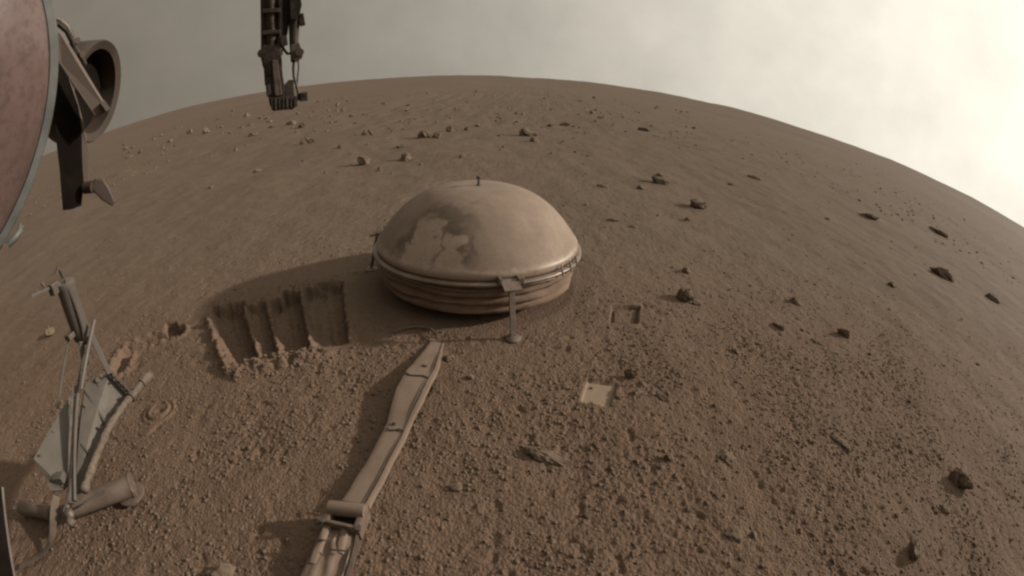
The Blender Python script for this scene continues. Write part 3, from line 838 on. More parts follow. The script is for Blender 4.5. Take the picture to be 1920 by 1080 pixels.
MB().tube([hp(129, 634, 1.14), hp(119, 690, 1.15), hp(108, 766, 1.16)], 0.0032, 8).build('thin_rod', MAT['panel'], stand, smooth=True)
MB().tube([hp(177, 600, 1.12), hp(168, 640, 1.11), hp(152, 730, 1.09)], 0.0045, 8).build('thin_rod', MAT['panel'], stand, smooth=True)
MB().tube([hp(158, 648, 1.15), hp(169, 682, 1.15)], 0.011, 10).build('neck', MAT['cavity'], stand, smooth=True)
# panels
MB().plate([hp(138, 733, 1.17), hp(63, 862, 1.09), hp(120, 918, 1.04), hp(134, 905, 1.04)], 0.006).build('side_panel', MAT['panel'], stand, bevel=0.001)
MB().plate([hp(63, 864, 1.085), hp(119, 920, 1.035), hp(95, 921, 1.035), hp(88, 900, 1.06)], 0.006).build('panel_foot', MAT['panel_shaded'], stand, bevel=0.001)
MB().plate([hp(160, 718, 1.17), hp(206, 697, 1.18), hp(242, 742, 1.16), hp(199, 797, 1.12), hp(178, 850, 1.08), hp(156, 922, 1.04), hp(141, 928, 1.04), hp(146, 800, 1.12)], 0.006).build('front_panel', MAT['panel_shaded'], stand, bevel=0.001)
MB().bar(hp(158, 728, 1.155), hp(198, 793, 1.11), 0.0045, 0.005, up=ray(170, 780)).build('panel_seam', MAT['strut'], stand)
MB().bar(hp(152, 832, 1.085), hp(166, 850, 1.07), 0.003, 0.005, up=ray(160, 840)).build('panel_seam', MAT['strut'], stand)
MB().bar(hp(205, 698, 1.165), hp(244, 738, 1.145), 0.014, 0.010, up=ray(225, 720)).build('slotted_strip', MAT['strut'], stand, bevel=0.001)
for k in range(5):
    f = 0.12 + k * 0.19
    q = hp(205, 698, 1.165) * (1 - f) + hp(244, 738, 1.145) * f
    MB().box(q - ray(225, 720) * 0.007, nrm(hp(244, 738, 1.145) - hp(205, 698, 1.165)) * 0.004, np.array([0, 0, 0.006]), ray(225, 720) * 0.002).build('slot_tab', MAT['panel_shaded'], stand)
for (x_, y_, r_) in ((183, 712, 0.006), (190, 704, 0.005), (186, 722, 0.004)):
    MB().tube([hp(x_, y_, 1.172), hp(x_, y_, 1.155)], r_, 10).build('fastener', MAT['strut'], stand, smooth=True)
MB().bar(hp(171, 626, 1.13), hp(206, 700, 1.15), 0.012, 0.006, up=ray(190, 660)).build('brace', MAT['panel'], stand, bevel=0.001)
MB().bar(hp(152, 640, 1.13), hp(160, 712, 1.15), 0.010, 0.006, up=ray(155, 680)).build('brace', MAT['panel'], stand, bevel=0.001)
# long upright rail between the panels
MB().bar(hp(140, 725, 1.12), hp(134, 945, 1.02), 0.013, 0.010, up=ray(135, 830)).build('rail', MAT['strut'], stand, bevel=0.0015)
MB().bar(hp(147, 730, 1.112), hp(141, 940, 1.012), 0.006, 0.010, up=ray(140, 830)).build('rail', MAT['panel_shaded'], stand, bevel=0.001)
# wrapped hose along the panel edge
rs_ = random.Random(3)
hose = [(281, 703), (268, 715), (256, 733), (246, 744), (232, 760), (218, 780), (205, 800), (196, 820), (186, 842), (176, 866), (167, 892), (157, 922)]
hd = np.linspace(1.18, 1.02, len(hose))
hz = resample([hp(x_, y_, d_ - 0.015) for (x_, y_), d_ in zip(hose, hd)], 60)
MB().tube(hz, [0.0085 + 0.0008 * math.sin(i * 0.9) + rs_.uniform(-0.0011, 0.0014) for i in range(60)], 12).build('wrapped_hose', MAT['wrap'], stand, smooth=True, angle=80)
# leg tubes at the bottom
q0, q1 = at_z(140, 950, 0.045), at_z(246, 910, 0.028)
MB().tube([q0, q1], [0.024, 0.027], 24).build('leg_tube', MAT['tubing'], stand, smooth=True)
MB().tube([q1, q1 + nrm(q1 - q0) * 0.006], [0.0285, 0.0265], 24).build('end_cap', MAT['wrap'], stand, smooth=True)
q2, q3 = at_z(100, 962, 0.030), at_z(40, 952, 0.024)
MB().tube([q2, q3, q3 + nrm(q3 - q2) * 0.010], [0.019, 0.017, 0.008], 24).build('leg_tube', MAT['tubing'], stand, smooth=True)
kb = at_z(130, 964, 0.055)
for (dx, dy, dz, r_) in ((0, 0, 0, 0.015), (0.012, -0.014, -0.006, 0.011), (-0.010, 0.010, 0.010, 0.009)):
    c_ = kb + np.array([dx, dy, dz])
    MB().lathe([(0.0005, -r_), (r_ * 0.7, -r_ * 0.7), (r_, 0), (r_ * 0.7, r_ * 0.7), (0.0005, r_)], c_, seg=14).build('joint_knob', MAT['wrap'] if dz < 0 else MAT['strut'], stand, smooth=True, angle=25)
pad = at_z(246, 926, 0.006)
MB().lathe([(0.036, -0.004), (0.036, 0.002), (0.030, 0.004), (0.010, 0.005), (0.0005, 0.005)], pad, seg=32).build('foot_pad', MAT['tubing'], stand, smooth=True)
MB().tube([hz[13] * 1.0, hz[15] * 1.0], 0.0125, 14).build('hose_clamp', MAT['strut'], stand, smooth=True)
MB().tube([hz[0], hz[6]], [0.012, 0.0105], 14).build('hose_end', MAT['wrap'], stand, smooth=True)
for x_, y_, d_ in ((146, 746, 1.155), (128, 760, 1.14), (100, 808, 1.115), (76, 852, 1.085), (112, 890, 1.05), (128, 840, 1.09), (228, 745, 1.14), (212, 772, 1.12), (186, 800, 1.10), (170, 880, 1.05), (160, 760, 1.13), (215, 712, 1.15)):
    c_ = hp(x_, y_, d_)
    MB().tube([c_, c_ - ray(x_, y_) * 0.007], 0.0028, 8).build('bolt', MAT['strut'], stand, smooth=True)
for pts_, r_ in ((((120, 525, 1.10), (132, 552, 1.105), (146, 590, 1.115), (156, 626, 1.13), (158, 660, 1.13), (150, 700, 1.12), (143, 740, 1.105)), 0.0022),
                 (((143, 740, 1.10), (139, 800, 1.07), (134, 870, 1.04), (128, 930, 1.01), (118, 960, 1.0)), 0.0026),
                 (((136, 955, 1.0), (150, 948, 0.99), (170, 934, 1.0), (196, 922, 1.01)), 0.0024)):
    MB().tube(resample([hp(*q) for q in pts_], 24), r_, 8).build('wire', MAT['cable'], stand, smooth=True)
MB().box(hp(112, 896, 1.04), np.array([0.012, 0.004, 0]), np.array([-0.003, 0.010, 0]), np.array([0, 0, 0.008])).build('latch', MAT['panel_shaded'], stand, bevel=0.002)
# ribbon falling from the joint to the soil
RB = [(106, 930, 0.075), (101, 955, 0.060), (100, 980, 0.045), (99, 1003, 0.030), (92, 1022, 0.018), (78, 1040, 0.010), (58, 1052, 0.008), (36, 1062, 0.008)]
ctr = resample([at_z(*q) for q in RB], 30)
lf, rt = [], []
for i in range(30):
    d = ctr[min(i + 1, 29)] - ctr[max(i - 1, 0)]
    f = min(1.0, i / 18.0)
    s = nrm(np.cross(d, ray(95, 1000) * (1 - f) + np.array([0, 0, -1.0]) * f))
    lf.append(ctr[i] - s * 0.0095); rt.append(ctr[i] + s * 0.0095)
MB().ribbon(lf, rt, 0.002, up=-ray(95, 1000)).build('flat_ribbon', MAT['tubing'], stand, smooth=True)

# edge of the lander's own leg at the lower left corner
lleg = thing('lander', (-0.30, -0.30, 0.0), 'dark edge of the lander frame at the lower left corner', 'lander')
p0, p1 = at_d(-14, 915, 0.55), at_d(14, 1110, 0.55)
dv = nrm(p1 - p0)
top_, bot_ = p0, p0 + dv * ((0.01 - p0[2]) / dv[2])
MB().bar(top_, bot_, 0.020, 0.012, up=ray(0, 1000)).build('leg', MAT['strap'], lleg, bevel=0.001)
sh = nrm(np.cross(dv, ray(0, 1000))) * 0.0115
sh = sh if sh[0] > 0 else -sh
MB().bar(top_ + sh, bot_ + sh, 0.0024, 0.013, up=ray(0, 1000)).build('leg_edge', MAT['strut'], lleg)
MB().bar(p0, (-0.52, -0.42, 0.86), 0.020, 0.014).build('leg_brace', MAT['strap'], lleg, bevel=0.001)
MB().box((0.1, -0.92, 0.93), (0.95, 0, 0), (0, 0.90, 0), (0, 0, 0.07)).build('unseen_deck', MAT['bare'], lleg, bevel=0.01)  # unseen from the camera, added to block skylight from the near soil
MB().box((0.1, -1.05, 0.68), (0.62, 0, 0), (0, 0.62, 0), (0, 0, 0.18)).build('unseen_body', MAT['bare'], lleg, bevel=0.02)  # unseen too, added with the slab above to cut the skylight

# ------------------------------------------------------------------ domed cover and bracket at the upper left
rimpts = [(99, 0), (104, 40), (106, 80), (105, 130), (101, 180), (93, 235), (80, 290), (62, 345), (40, 395), (18, 435), (0, 460)]
Dm = np.array([ray(*q) for q in rimpts])
A_ = np.linalg.lstsq(Dm, np.ones(len(Dm)), rcond=None)[0]       # n.d = cos(a): the rim is a circle seen from the camera
cn = nrm(A_); ca = 1 / np.linalg.norm(A_)
print('cover axis', cn, 'half angle', math.degrees(math.acos(ca)))
cd = 0.30
cc = ORIG + cn * cd
cr = cd * math.tan(math.acos(ca))
cover = thing('lens_cover', cc, 'large glossy pink domed disc with a grey rim, cut off by the left edge', 'cover')
prof = [((cr - 0.0056) * math.cos(t), -0.24 * cr * math.sin(t)) for t in np.linspace(0, math.pi / 2 * 0.999, 14)]
MB().lathe(prof, cc, axis=cn, seg=160).build('dome', MAT['cover'], cover, smooth=True, angle=60)
rw = 0.0058
MB().lathe([(cr - rw, -0.003), (cr - 0.001, -0.003), (cr, -0.002), (cr, 0.003), (cr - 0.001, 0.004), (cr - rw, 0.004), (cr - rw, -0.003)], cc, axis=cn, seg=160).build('rim', MAT['grey_rim'], cover, smooth=True, angle=40)
MB().tube([at_d(38, 420, 0.302), at_d(37, 434, 0.298), at_d(28, 446, 0.296), at_d(14, 460, 0.296)], [0.0008, 0.0022, 0.0025, 0.002], 10).build('latch', MAT['grey_rim'], cover, smooth=True)

hang = thing('hanging_bracket', at_d(150, 200, 0.40), 'dark hanging bracket with a black strap, pale bar and brown drum behind the pink disc', 'bracket')
sp = [(100, 80), (116, 126), (131, 152), (146, 200), (153, 244), (157, 348), (152, 390), (118, 394), (112, 320), (104, 248), (98, 160)]
MB().plate([at_d(x_, y_, 0.36) for x_, y_ in sp], 0.003).build('black_strap', MAT['strap'], hang)
sp = [(127, 143), (137, 165), (146, 190), (156, 230), (166, 285), (169, 330), (164, 352), (157, 350), (155, 300), (153, 244), (146, 200), (131, 152)]
MB().plate([at_d(x_, y_, 0.361) for x_, y_ in sp], 0.006).build('strap_lit_edge', MAT['bracket'], hang, bevel=0.0006)  # lit right side of the strap, put in as a lighter colour
sp = [(104, 55), (116, 62), (140, 98), (203, 203), (203, 207), (181, 220), (176, 217), (114, 122), (104, 112)]
MB().plate([at_d(x_, y_, 0.345) for x_, y_ in sp], 0.006).build('bar', MAT['bracket'], hang, bevel=0.001)
MB().bar(at_d(192, 190, 0.340), at_d(203, 206, 0.340), 0.003, 0.004, up=ray(200, 200)).build('bar_tip', MAT['panel'], hang)
# drum: a short open cylinder, its axis tilted across the view
dctr = at_d(156, 172, 0.42)
vd = ray(156, 172)
ri = nrm(np.cross(vd, [0, 0, 1])); upv = np.cross(ri, vd)
dax = nrm(vd * 0.52 - ri * 0.82 + upv * 0.22)
R_ = 0.039
MB().lathe([(R_ - 0.007, -0.012), (R_ - 0.001, -0.014), (R_, -0.012), (R_, 0.014), (R_ - 0.001, 0.016), (R_ - 0.006, 0.016), (R_ - 0.007, -0.012)], dctr, axis=dax, seg=72, ref=upv).build('drum', MAT['drum'], hang, smooth=True, angle=35)
MB().lathe([(0.0005, 0.002), (R_ - 0.0062, 0.002), (R_ - 0.0062, 0.009), (0.0005, 0.009)], dctr, axis=dax, seg=48, ref=upv).build('drum_shade_disc', MAT['strap'], hang)  # black disc put in for the shade inside the open drum
for k, o in enumerate((0, 8)):
    MB().tube([at_d(100, 34 + o, 0.37), at_d(112, 38 + o, 0.37), at_d(126, 50 + o, 0.37), at_d(135, 68 + o, 0.37), at_d(141, 92 + o * 0.6, 0.372), at_d(150, 108, 0.38), at_d(158, 120, 0.39)], 0.0020, 10).build('cable', MAT['cable'] if k else MAT['strut'], hang, smooth=True)
for x_, y_ in ((145, 76), (155, 101)):
    c_ = at_d(x_, y_, 0.375)
    MB().tube([c_, c_ - ray(x_, y_) * 0.006], 0.0022, 10).build('stud', MAT['rim'], hang, smooth=True)
# lever at the foot
MB().plate([at_d(x_, y_, 0.355) for x_, y_ in ((171, 352), (177, 334), (194, 336), (204, 350), (216, 378), (211, 387), (192, 376), (176, 360))], 0.009).build('lever', MAT['drum'], hang, bevel=0.001)
MB().tube([at_d(160, 352, 0.357), at_d(176, 350, 0.352)], 0.0042, 14).build('pivot', MAT['drum'], hang, smooth=True)
MB().plate([at_d(x_, y_, 0.356) for x_, y_ in ((136, 392), (152, 386), (158, 398), (152, 402))], 0.004).build('strap_tab', MAT['bracket'], hang)

# ------------------------------------------------------------------ robotic arm hanging in from the top
AD = 1.15
def ap(px, py, dd=0.0): return at_d(px, py, AD + dd)
arm = thing('robotic_arm', ap(535, 205), 'dark robotic arm hanging from above with a ribbed scoop and dangling cables', 'robotic arm')
vw = ray(530, 110)
def pl(name, pts, dd, th, mat, parent=arm, bev=0.0015):
    return MB().plate([ap(x_, y_, dd) for x_, y_ in pts], th).build(name, mat, parent, bevel=bev)
for x0, x1, r_, dd, mt in ((496, 497, 0.009, 0.0, 'arm'), (507, 509, 0.010, -0.012, 'arm'), (518, 519, 0.012, 0.006, 'arm'), (527, 525, 0.006, -0.01, 'arm_light')):
    MB().tube([ap(x0 - 4, -420, dd), ap(x0 - 1, -180, dd), ap(x0, -60, dd), ap((x0 + x1) / 2, 40, dd), ap(x1, 104, dd)], r_, 14).build('boom_tube', MAT[mt], arm, smooth=True)
for y_ in (22, 62):
    MB().bar(ap(491, y_, -0.012), ap(526, y_ - 2, -0.012), 0.010, 0.030, up=vw).build('boom_clamp', MAT['arm'], arm, bevel=0.002)
pl('elbow_housing', [(487, 96), (494, 84), (500, 86), (523, 84), (527, 96), (529, 124), (524, 140), (500, 142), (492, 122)], 0.0, 0.045, MAT['arm'])
MB().tube([ap(491, 100, -0.03), ap(491, 100, 0.02)], 0.010, 18).build('elbow_knob', MAT['arm'], arm, smooth=True)
pl('forearm', [(496, 118), (528, 118), (530, 142), (533, 158), (533, 186), (505, 188), (499, 168), (497, 140)], 0.0, 0.040, MAT['arm'])
pl('forearm_plate', [(510, 112), (520, 112), (526, 150), (530, 178), (516, 180), (512, 150)], -0.026, 0.006, MAT['arm_light'])
pl('hinge_lug', [(498, 160), (506, 158), (508, 176), (500, 182)], -0.022, 0.014, MAT['arm'])
# scoop with vertical ribs
pl('scoop', [(504, 184), (556, 180), (558, 198), (548, 204), (512, 208), (506, 196)], 0.0, 0.055, MAT['arm'])
for k in range(7):
    x_ = 510 + k * 7.2
    MB().bar(ap(x_, 184, -0.031), ap(x_ + 0.5, 206 - k * 0.7, -0.031), 0.0035, 0.008, up=vw).build('scoop_rib', MAT['arm_light'] if k % 3 == 1 else MAT['arm'], arm)
pl('web_plate', [(532, 160), (541, 150), (551, 149), (552, 182), (533, 184)], 0.010, 0.004, MAT['arm_light'])
# grapple chain beside the boom
MB().tube([ap(538, -420, 0.0), ap(538, -180, 0.0), ap(538, -60, 0.0), ap(537, 20, 0.0), ap(534, 60, 0.0), ap(532, 72, 0.0)], [0.010, 0.010, 0.010, 0.009, 0.007, 0.006], 12).build('grapple_link', MAT['arm'], arm, smooth=True)
MB().tube([ap(552, -420, -0.01), ap(552, -180, -0.01), ap(552, -60, -0.01), ap(552, 30, -0.01), ap(551, 80, -0.01), ap(552, 116, -0.01)], [0.013, 0.013, 0.013, 0.013, 0.010, 0.008], 14).build('grapple_body', MAT['arm'], arm, smooth=True)
pl('grapple_arm', [(543, -10), (562, -10), (566, 8), (563, 22), (556, 38), (545, 36)], -0.015, 0.022, MAT['arm'])
pl('grapple_knuckle', [(562, 26), (569, 24), (573, 47), (563, 50), (560, 40)], -0.012, 0.020, MAT['arm'])
pl('grapple_claw', [(545, 84), (561, 80), (568, 100), (567, 108), (556, 117), (546, 110)], -0.010, 0.026, MAT['arm_light'])
MB().tube([ap(562, 98, -0.03), ap(562, 98, 0.01)], 0.009, 16).build('grapple_knob', MAT['arm_light'], arm, smooth=True)
pl('boom_joint', [(526, 68), (538, 66), (540, 84), (530, 88), (525, 80)], -0.010, 0.03, MAT['arm'])
MB().tube([ap(529, 86, -0.01), ap(533, 94, -0.01), ap(539, 101, -0.01), ap(544, 100, -0.01)], 0.0032, 8).build('hook', MAT['cable'], arm, smooth=True)
MB().tube([ap(x_, y_, -0.005) for x_, y_ in ((551, 114), (550, 130), (551, 143), (555, 158), (559, 172), (560, 186))], 0.0032, 8).build('cable', MAT['cable'], arm, smooth=True)
MB().tube([ap(x_, y_, 0.0) for x_, y_ in ((559, 112), (560, 126), (558, 144), (557, 160), (559, 176))], 0.0018, 8).build('cable', MAT['cable'], arm, smooth=True)
MB().tube([ap(497, 70, 0), ap(493, 84, 0), ap(494, 108, 0), ap(497, 130, 0), ap(499, 160, 0)], 0.0030, 8).build('cable', MAT['cable'], arm, smooth=True)
MB().box(ap(569, 181), nrm(np.cross(vw, ez)) * 0.009, np.cross(nrm(np.cross(vw, ez)), vw) * 0.010, vw * 0.012).build('end_block', MAT['arm'], arm, bevel=0.0015)
MB().bar(ap(556, 186), ap(566, 183), 0.008, 0.012, up=vw).build('end_bar', MAT['arm'], arm)

# ------------------------------------------------------------------ rocks
def ico(sub):
    bm = bmesh.new()
    bmesh.ops.create_icosphere(bm, subdivisions=sub, radius=1.0)
    v = np.array([q.co[:] for q in bm.verts]); f = [tuple(q.index for q in t.verts) for t in bm.faces]
    bm.free()
    return v, f
ICO = {s: ico(s) for s in (1, 2, 3, 4)}

def rock_mesh(name, seed, size, sub=3, cuts=9, sharp=0.72, nz=0.20):
    """an angular boulder: a ball cut by random planes, then roughened; size = full width, depth, height in metres"""
    r = np.random.RandomState(seed)
    v, f = ICO[sub]
    v = v.copy()
    for _ in range(cuts):
        d = nrm(r.normal(size=3)); o = r.uniform(sharp - 0.18, sharp + 0.12)
        over = v @ d - o
        v -= np.outer(np.clip(over, 0, None), d)
    k = r.rand(3) * 50
    nn = fbm(v[:, 0] * 1.9 + k[0] + v[:, 2], v[:, 1] * 1.9 + k[1] - v[:, 2] * 1.3, 4, seed % 50, 0.6)
    v *= (1 + nz * nn)[:, None]
    v /= np.abs(v).max(0)
    v = v * np.array(size) / 2
    me = bpy.data.meshes.new(name)
    me.from_pydata([tuple(q) for q in v], [], f)
    me.shade_smooth()
    me.set_sharp_from_angle(angle=math.radians(38))
    return me

def place_rock(name, px, py, wpx, hpx, mat, label, cat='rock', group=None, seed=0, depth=0.9, rot=0.0, sink=0.36, sub=3, cuts=7, tilt=0.0, nz=0.24):
    g = at_z(px, py, 0)
    dist = np.linalg.norm(g - ORIG)
    w_ = wpx / FOC * dist
    el = abs(ray(px, py)[2])
    h_ = hpx / FOC * dist
    hz_ = max(h_ * 0.92 - w_ * depth * el * 0.45, 0.3 * h_) / (1 - sink)
    me = rock_mesh(name, seed, (w_, w_ * depth, hz_), sub + (w_ > 0.03 and sub < 4), cuts, nz=nz)
    me.materials.append(MAT[mat])
    ob = bpy.data.objects.new(name, me)
    COL.objects.link(ob)
    z = gh(g[0], g[1])
    ob.location = (g[0], g[1], z + hz_ * (0.5 - sink))
    face = math.atan2(-ray(px, py)[0], ray(px, py)[1])
    ob.rotation_euler = (0, math.radians(tilt), face + math.radians(rot))
    return tag(ob, label, cat, group)

ROCKS = [
 (684, 306, 27, 24, 'stone_pale', 'pale rounded rock with a long shadow, behind the dome to the left', dict(seed=1, sink=0.15, depth=1.0)),
 (760, 299, 22, 17, 'stone_pale', 'pale pointed rock just right of the pale rounded rock', dict(seed=2, cuts=5)),
 (710, 320, 13, 10, 'stone_dark', 'small dark stone in front of the pale rounded rock', dict(seed=3)),
 (640, 279, 15, 9, 'stone', 'small low stone behind and left of the pale rounded rock', dict(seed=4)),
 (578, 268, 30, 12, 'stone_pale', 'long flat pale slab below the arm tip', dict(seed=5, depth=0.5)),
 (795, 258, 26, 19, 'stone', 'lumpy grey-brown rock beside a smaller pale one on the plain above the dome', dict(seed=6)),
 (843, 246, 13, 14, 'stone_pale', 'upright pale stone on the plain above the dome', dict(seed=7, depth=0.7)),
 (820, 258, 20, 10, 'stone_dark', 'low dark rock at the foot of the upright pale stone', dict(seed=8)),
 (876, 243, 11, 9, 'stone_dark', 'little dark stone right of the upright pale stone', dict(seed=9)),
 (690, 253, 22, 12, 'stone_dark', 'dark broken rock between the arm tip and the upright pale stone', dict(seed=10)),
 (752, 277, 20, 8, 'stone_dark', 'low dark slab behind the pale pointed rock', dict(seed=11, depth=0.6)),
 (868, 298, 14, 9, 'stone_pale', 'little pale stone just above the left of the dome crown', dict(seed=12)),
 (990, 255, 34, 20, 'stone_dark', 'broad dark rock on the plain right of the dome crown', dict(seed=13)),
 (1003, 266, 20, 10, 'stone', 'lighter stone leaning on the front of the broad dark rock', dict(seed=14)),
 (1207, 245, 24, 8, 'stone_dark', 'thin dark slab far out, right of centre under the bright sky', dict(seed=15, depth=0.6)),
 (1060, 233, 22, 8, 'stone_dark', 'thin dark slab far out, straight behind the dome', dict(seed=16, depth=0.6)),
 (1238, 346, 38, 15, 'stone_dark', 'long dark ridge of rock on bare sand right of the dome', dict(seed=17, depth=0.5, tilt=8)),
 (1236, 331, 16, 8, 'stone_dark', 'small dark stone just behind the long dark ridge', dict(seed=18)),
 (1132, 352, 28, 8, 'stone', 'flat stone with a dark underside left of the long dark ridge', dict(seed=19, depth=0.6)),
 (1202, 354, 20, 8, 'stone', 'small flat stone in front of the long dark ridge', dict(seed=20)),
 (1308, 392, 34, 20, 'stone_dark', 'dark humped rock with a dark shadow, on bare sand right of the dome', dict(seed=21, depth=0.8, sink=0.2)),
 (1416, 339, 30, 9, 'stone_dark', 'dark slab farther out than the humped rock, to its upper right', dict(seed=22, depth=0.5, tilt=10)),
 (1372, 348, 14, 7, 'stone', 'small pale-tipped stone left of the farther dark slab', dict(seed=23)),
 (1150, 416, 26, 6, 'stone_dark', 'narrow dark sliver of rock just right of the dome rim', dict(seed=24, depth=0.5)),
 (1188, 428, 16, 6, 'stone', 'small low stone in front of the narrow dark sliver', dict(seed=25)),
 (1288, 414, 12, 8, 'stone', 'small stone in front of the dark humped rock', dict(seed=26)),
 (1286, 510, 17, 12, 'stone', 'small angular stone behind the sharp rock near the square print', dict(seed=27)),
 (1282, 560, 42, 32, 'stone', 'sharp upright rock with a sunlit right face near the upper square print', dict(seed=28, sink=0.2, cuts=7, depth=0.8)),
 (1306, 568, 18, 12, 'clod', 'small chunk at the right foot of the sharp upright rock', dict(seed=29)),
 (1182, 706, 28, 24, 'clod', 'upright clod with a lit right edge beside the lower square print', dict(seed=30, sink=0.15, cuts=6, depth=0.6)),
 (1204, 722, 18, 10, 'stone_dark', 'small dark chunk right of the upright clod', dict(seed=31)),
 (1022, 856, 100, 32, 'clod', 'long low ridge of crusted soil with a bright crest in the foreground', dict(seed=32, depth=0.42, rot=-12, tilt=5, sink=0.42, sub=4, cuts=4, nz=0.45)),
 (1360, 856, 36, 26, 'stone_dark', 'dark wedge-shaped clod in the right foreground', dict(seed=33, sink=0.2, cuts=6)),
 (1240, 748, 34, 10, 'clod', 'curved lip of crusted soil right of the lower square print', dict(seed=34, depth=0.4, rot=-25)),
 (1576, 834, 46, 16, 'stone', 'low flat rock in the right foreground beyond the dark wedge clod', dict(seed=35, depth=0.5, rot=-15)),
 (1796, 906, 52, 44, 'stone', 'biggest rock in the lower right corner area, bright edge and deep shadow', dict(seed=36, sink=0.2, depth=0.6, cuts=7)),
 (1768, 958, 24, 18, 'stone_dark', 'dark lump just below the biggest lower right rock', dict(seed=37)),
 (1378, 1006, 40, 26, 'stone_dark', 'dark lump near the bottom edge right of centre', dict(seed=38, sink=0.25)),
 (1412, 1004, 20, 18, 'clod', 'small clod touching the dark lump near the bottom edge', dict(seed=39)),
 (1712, 1036, 28, 44, 'stone_dark', 'elongated dark stone near the bottom right edge', dict(seed=40, depth=1.6, rot=20, sink=0.4)),
 (1764, 516, 50, 26, 'stone', 'broad humped boulder far right below the bright horizon', dict(seed=41, depth=0.6, sink=0.25)),
 (1493, 566, 26, 20, 'stone_dark', 'dark rounded stone on sand midway to the right edge', dict(seed=42)),
 (1628, 412, 40, 13, 'stone', 'wedge-like slab far right just below the horizon', dict(seed=43, depth=0.5, tilt=-8)),
 (1760, 437, 36, 12, 'stone', 'flat slab nearest the bright right horizon', dict(seed=44, depth=0.5)),
 (1580, 628, 26, 22, 'stone', 'stone with a thin lit edge, lower right of the dark rounded stone', dict(seed=45, depth=0.5, sink=0.2, cuts=6)),
 (1534, 640, 26, 14, 'stone', 'low stone leaning left of the thin lit edge stone', dict(seed=46)),
 (1380, 660, 18, 12, 'stone_pale', 'small pale stone between the sharp rock and the dark wedge clod', dict(seed=47)),
 (1673, 536, 18, 12, 'stone', 'small stone left of the broad humped boulder', dict(seed=48)),
 (412, 1078, 66, 44, 'clod', 'rounded tan rock cut by the bottom edge left of the band', dict(seed=49, sink=0.3, depth=0.8)),
 (882, 708, 17, 12, 'clod', 'single small clod right of the band and below the dome leg', dict(seed=50)),
 (856, 914, 26, 16, 'clod', 'crumbly clod right of the band in the foreground', dict(seed=51)),
 (842, 672, 22, 14, 'clod', 'rounded clod pressed against the upper end of the band', dict(seed=52)),
 (95, 628, 22, 16, 'stone_dark', 'lone dark stone on smooth sand left of the grey tube', dict(seed=53)),
 (480, 320, 20, 7, 'stone', 'lone low stone on the smooth sand left behind the dome', dict(seed=54, depth=0.5)),
 (396, 352, 12, 5, 'stone', 'tiny lone stone on the smooth sand nearest the hanging bracket', dict(seed=55)),
 (474, 254, 20, 11, 'stone_dark', 'dark stone in the rubble left of the arm tip', dict(seed=56)),
 (385, 250, 18, 13, 'stone_pale', 'pale boulder in the far left rubble field', dict(seed=57)),
 (356, 250, 12, 10, 'stone_pale', 'second smaller pale boulder at the far left rubble field', dict(seed=58)),
 (545, 234, 22, 9, 'stone_pale', 'flat pale stone right under the arm scoop', dict(seed=59, depth=0.6)),
 (566, 238, 14, 11, 'stone_dark', 'dark chunk beside the flat pale stone under the scoop', dict(seed=60)),
 (464, 218, 16, 9, 'stone', 'stone standing left of the scoop near the horizon', dict(seed=61)),
 (1036, 1014, 16, 13, 'stone_pale', 'small pale pebble-like stone near the bottom centre', dict(seed=62)),
 (1252, 862, 20, 20, 'clod', 'crumbling clod between the long ridge and the dark wedge clod', dict(seed=63)),
 (1860, 560, 30, 14, 'stone', 'low rock close to the right edge below the boulder', dict(seed=64, depth=0.6)),
 (1460, 612, 30, 10, 'clod', 'low bank of crusted soil below the dark rounded stone', dict(seed=65, depth=0.4, rot=-20)),
]
for k_, row in enumerate(ROCKS):
    if row[0] > 1340 and row[4] != 'clod':             # veil of glare out here put into soil-coloured, flatter stones
        kw_ = dict(row[6]); kw_.setdefault('cuts', 4); kw_['nz'] = 0.34; kw_['sink'] = max(kw_.get('sink', 0.36), 0.42)
        ROCKS[k_] = (row[0], row[1], row[2] * 1.1, row[3] * 0.75, 'clod', row[5], kw_)
for (px, py, w_, h_, mt, lb, kw) in ROCKS:
    cat = 'clod' if 'clod' in lb or 'crusted' in lb or 'chunk at' in lb else 'rock'
    place_rock('soil_clod' if cat == 'clod' else 'rock', px, py, w_, h_, mt, lb, cat, **kw)

# shared shapes for the many small stones
rng = np.random.RandomState(12)
SHAPES = []
for k in range(10):
    me = rock_mesh('small_rock', 200 + k, (1, rng.uniform(0.6, 0.95), rng.uniform(0.5, 0.8)), 2, 7, nz=0.3)
    SHAPES.append(me)
SHAPE_MAT = {}
for mt in ('stone', 'stone_dark', 'stone_pale', 'clod'):
    SHAPE_MAT[mt] = []
    for me in SHAPES:
        c = me.copy(); c.materials.append(MAT[mt]); SHAPE_MAT[mt].append(c)

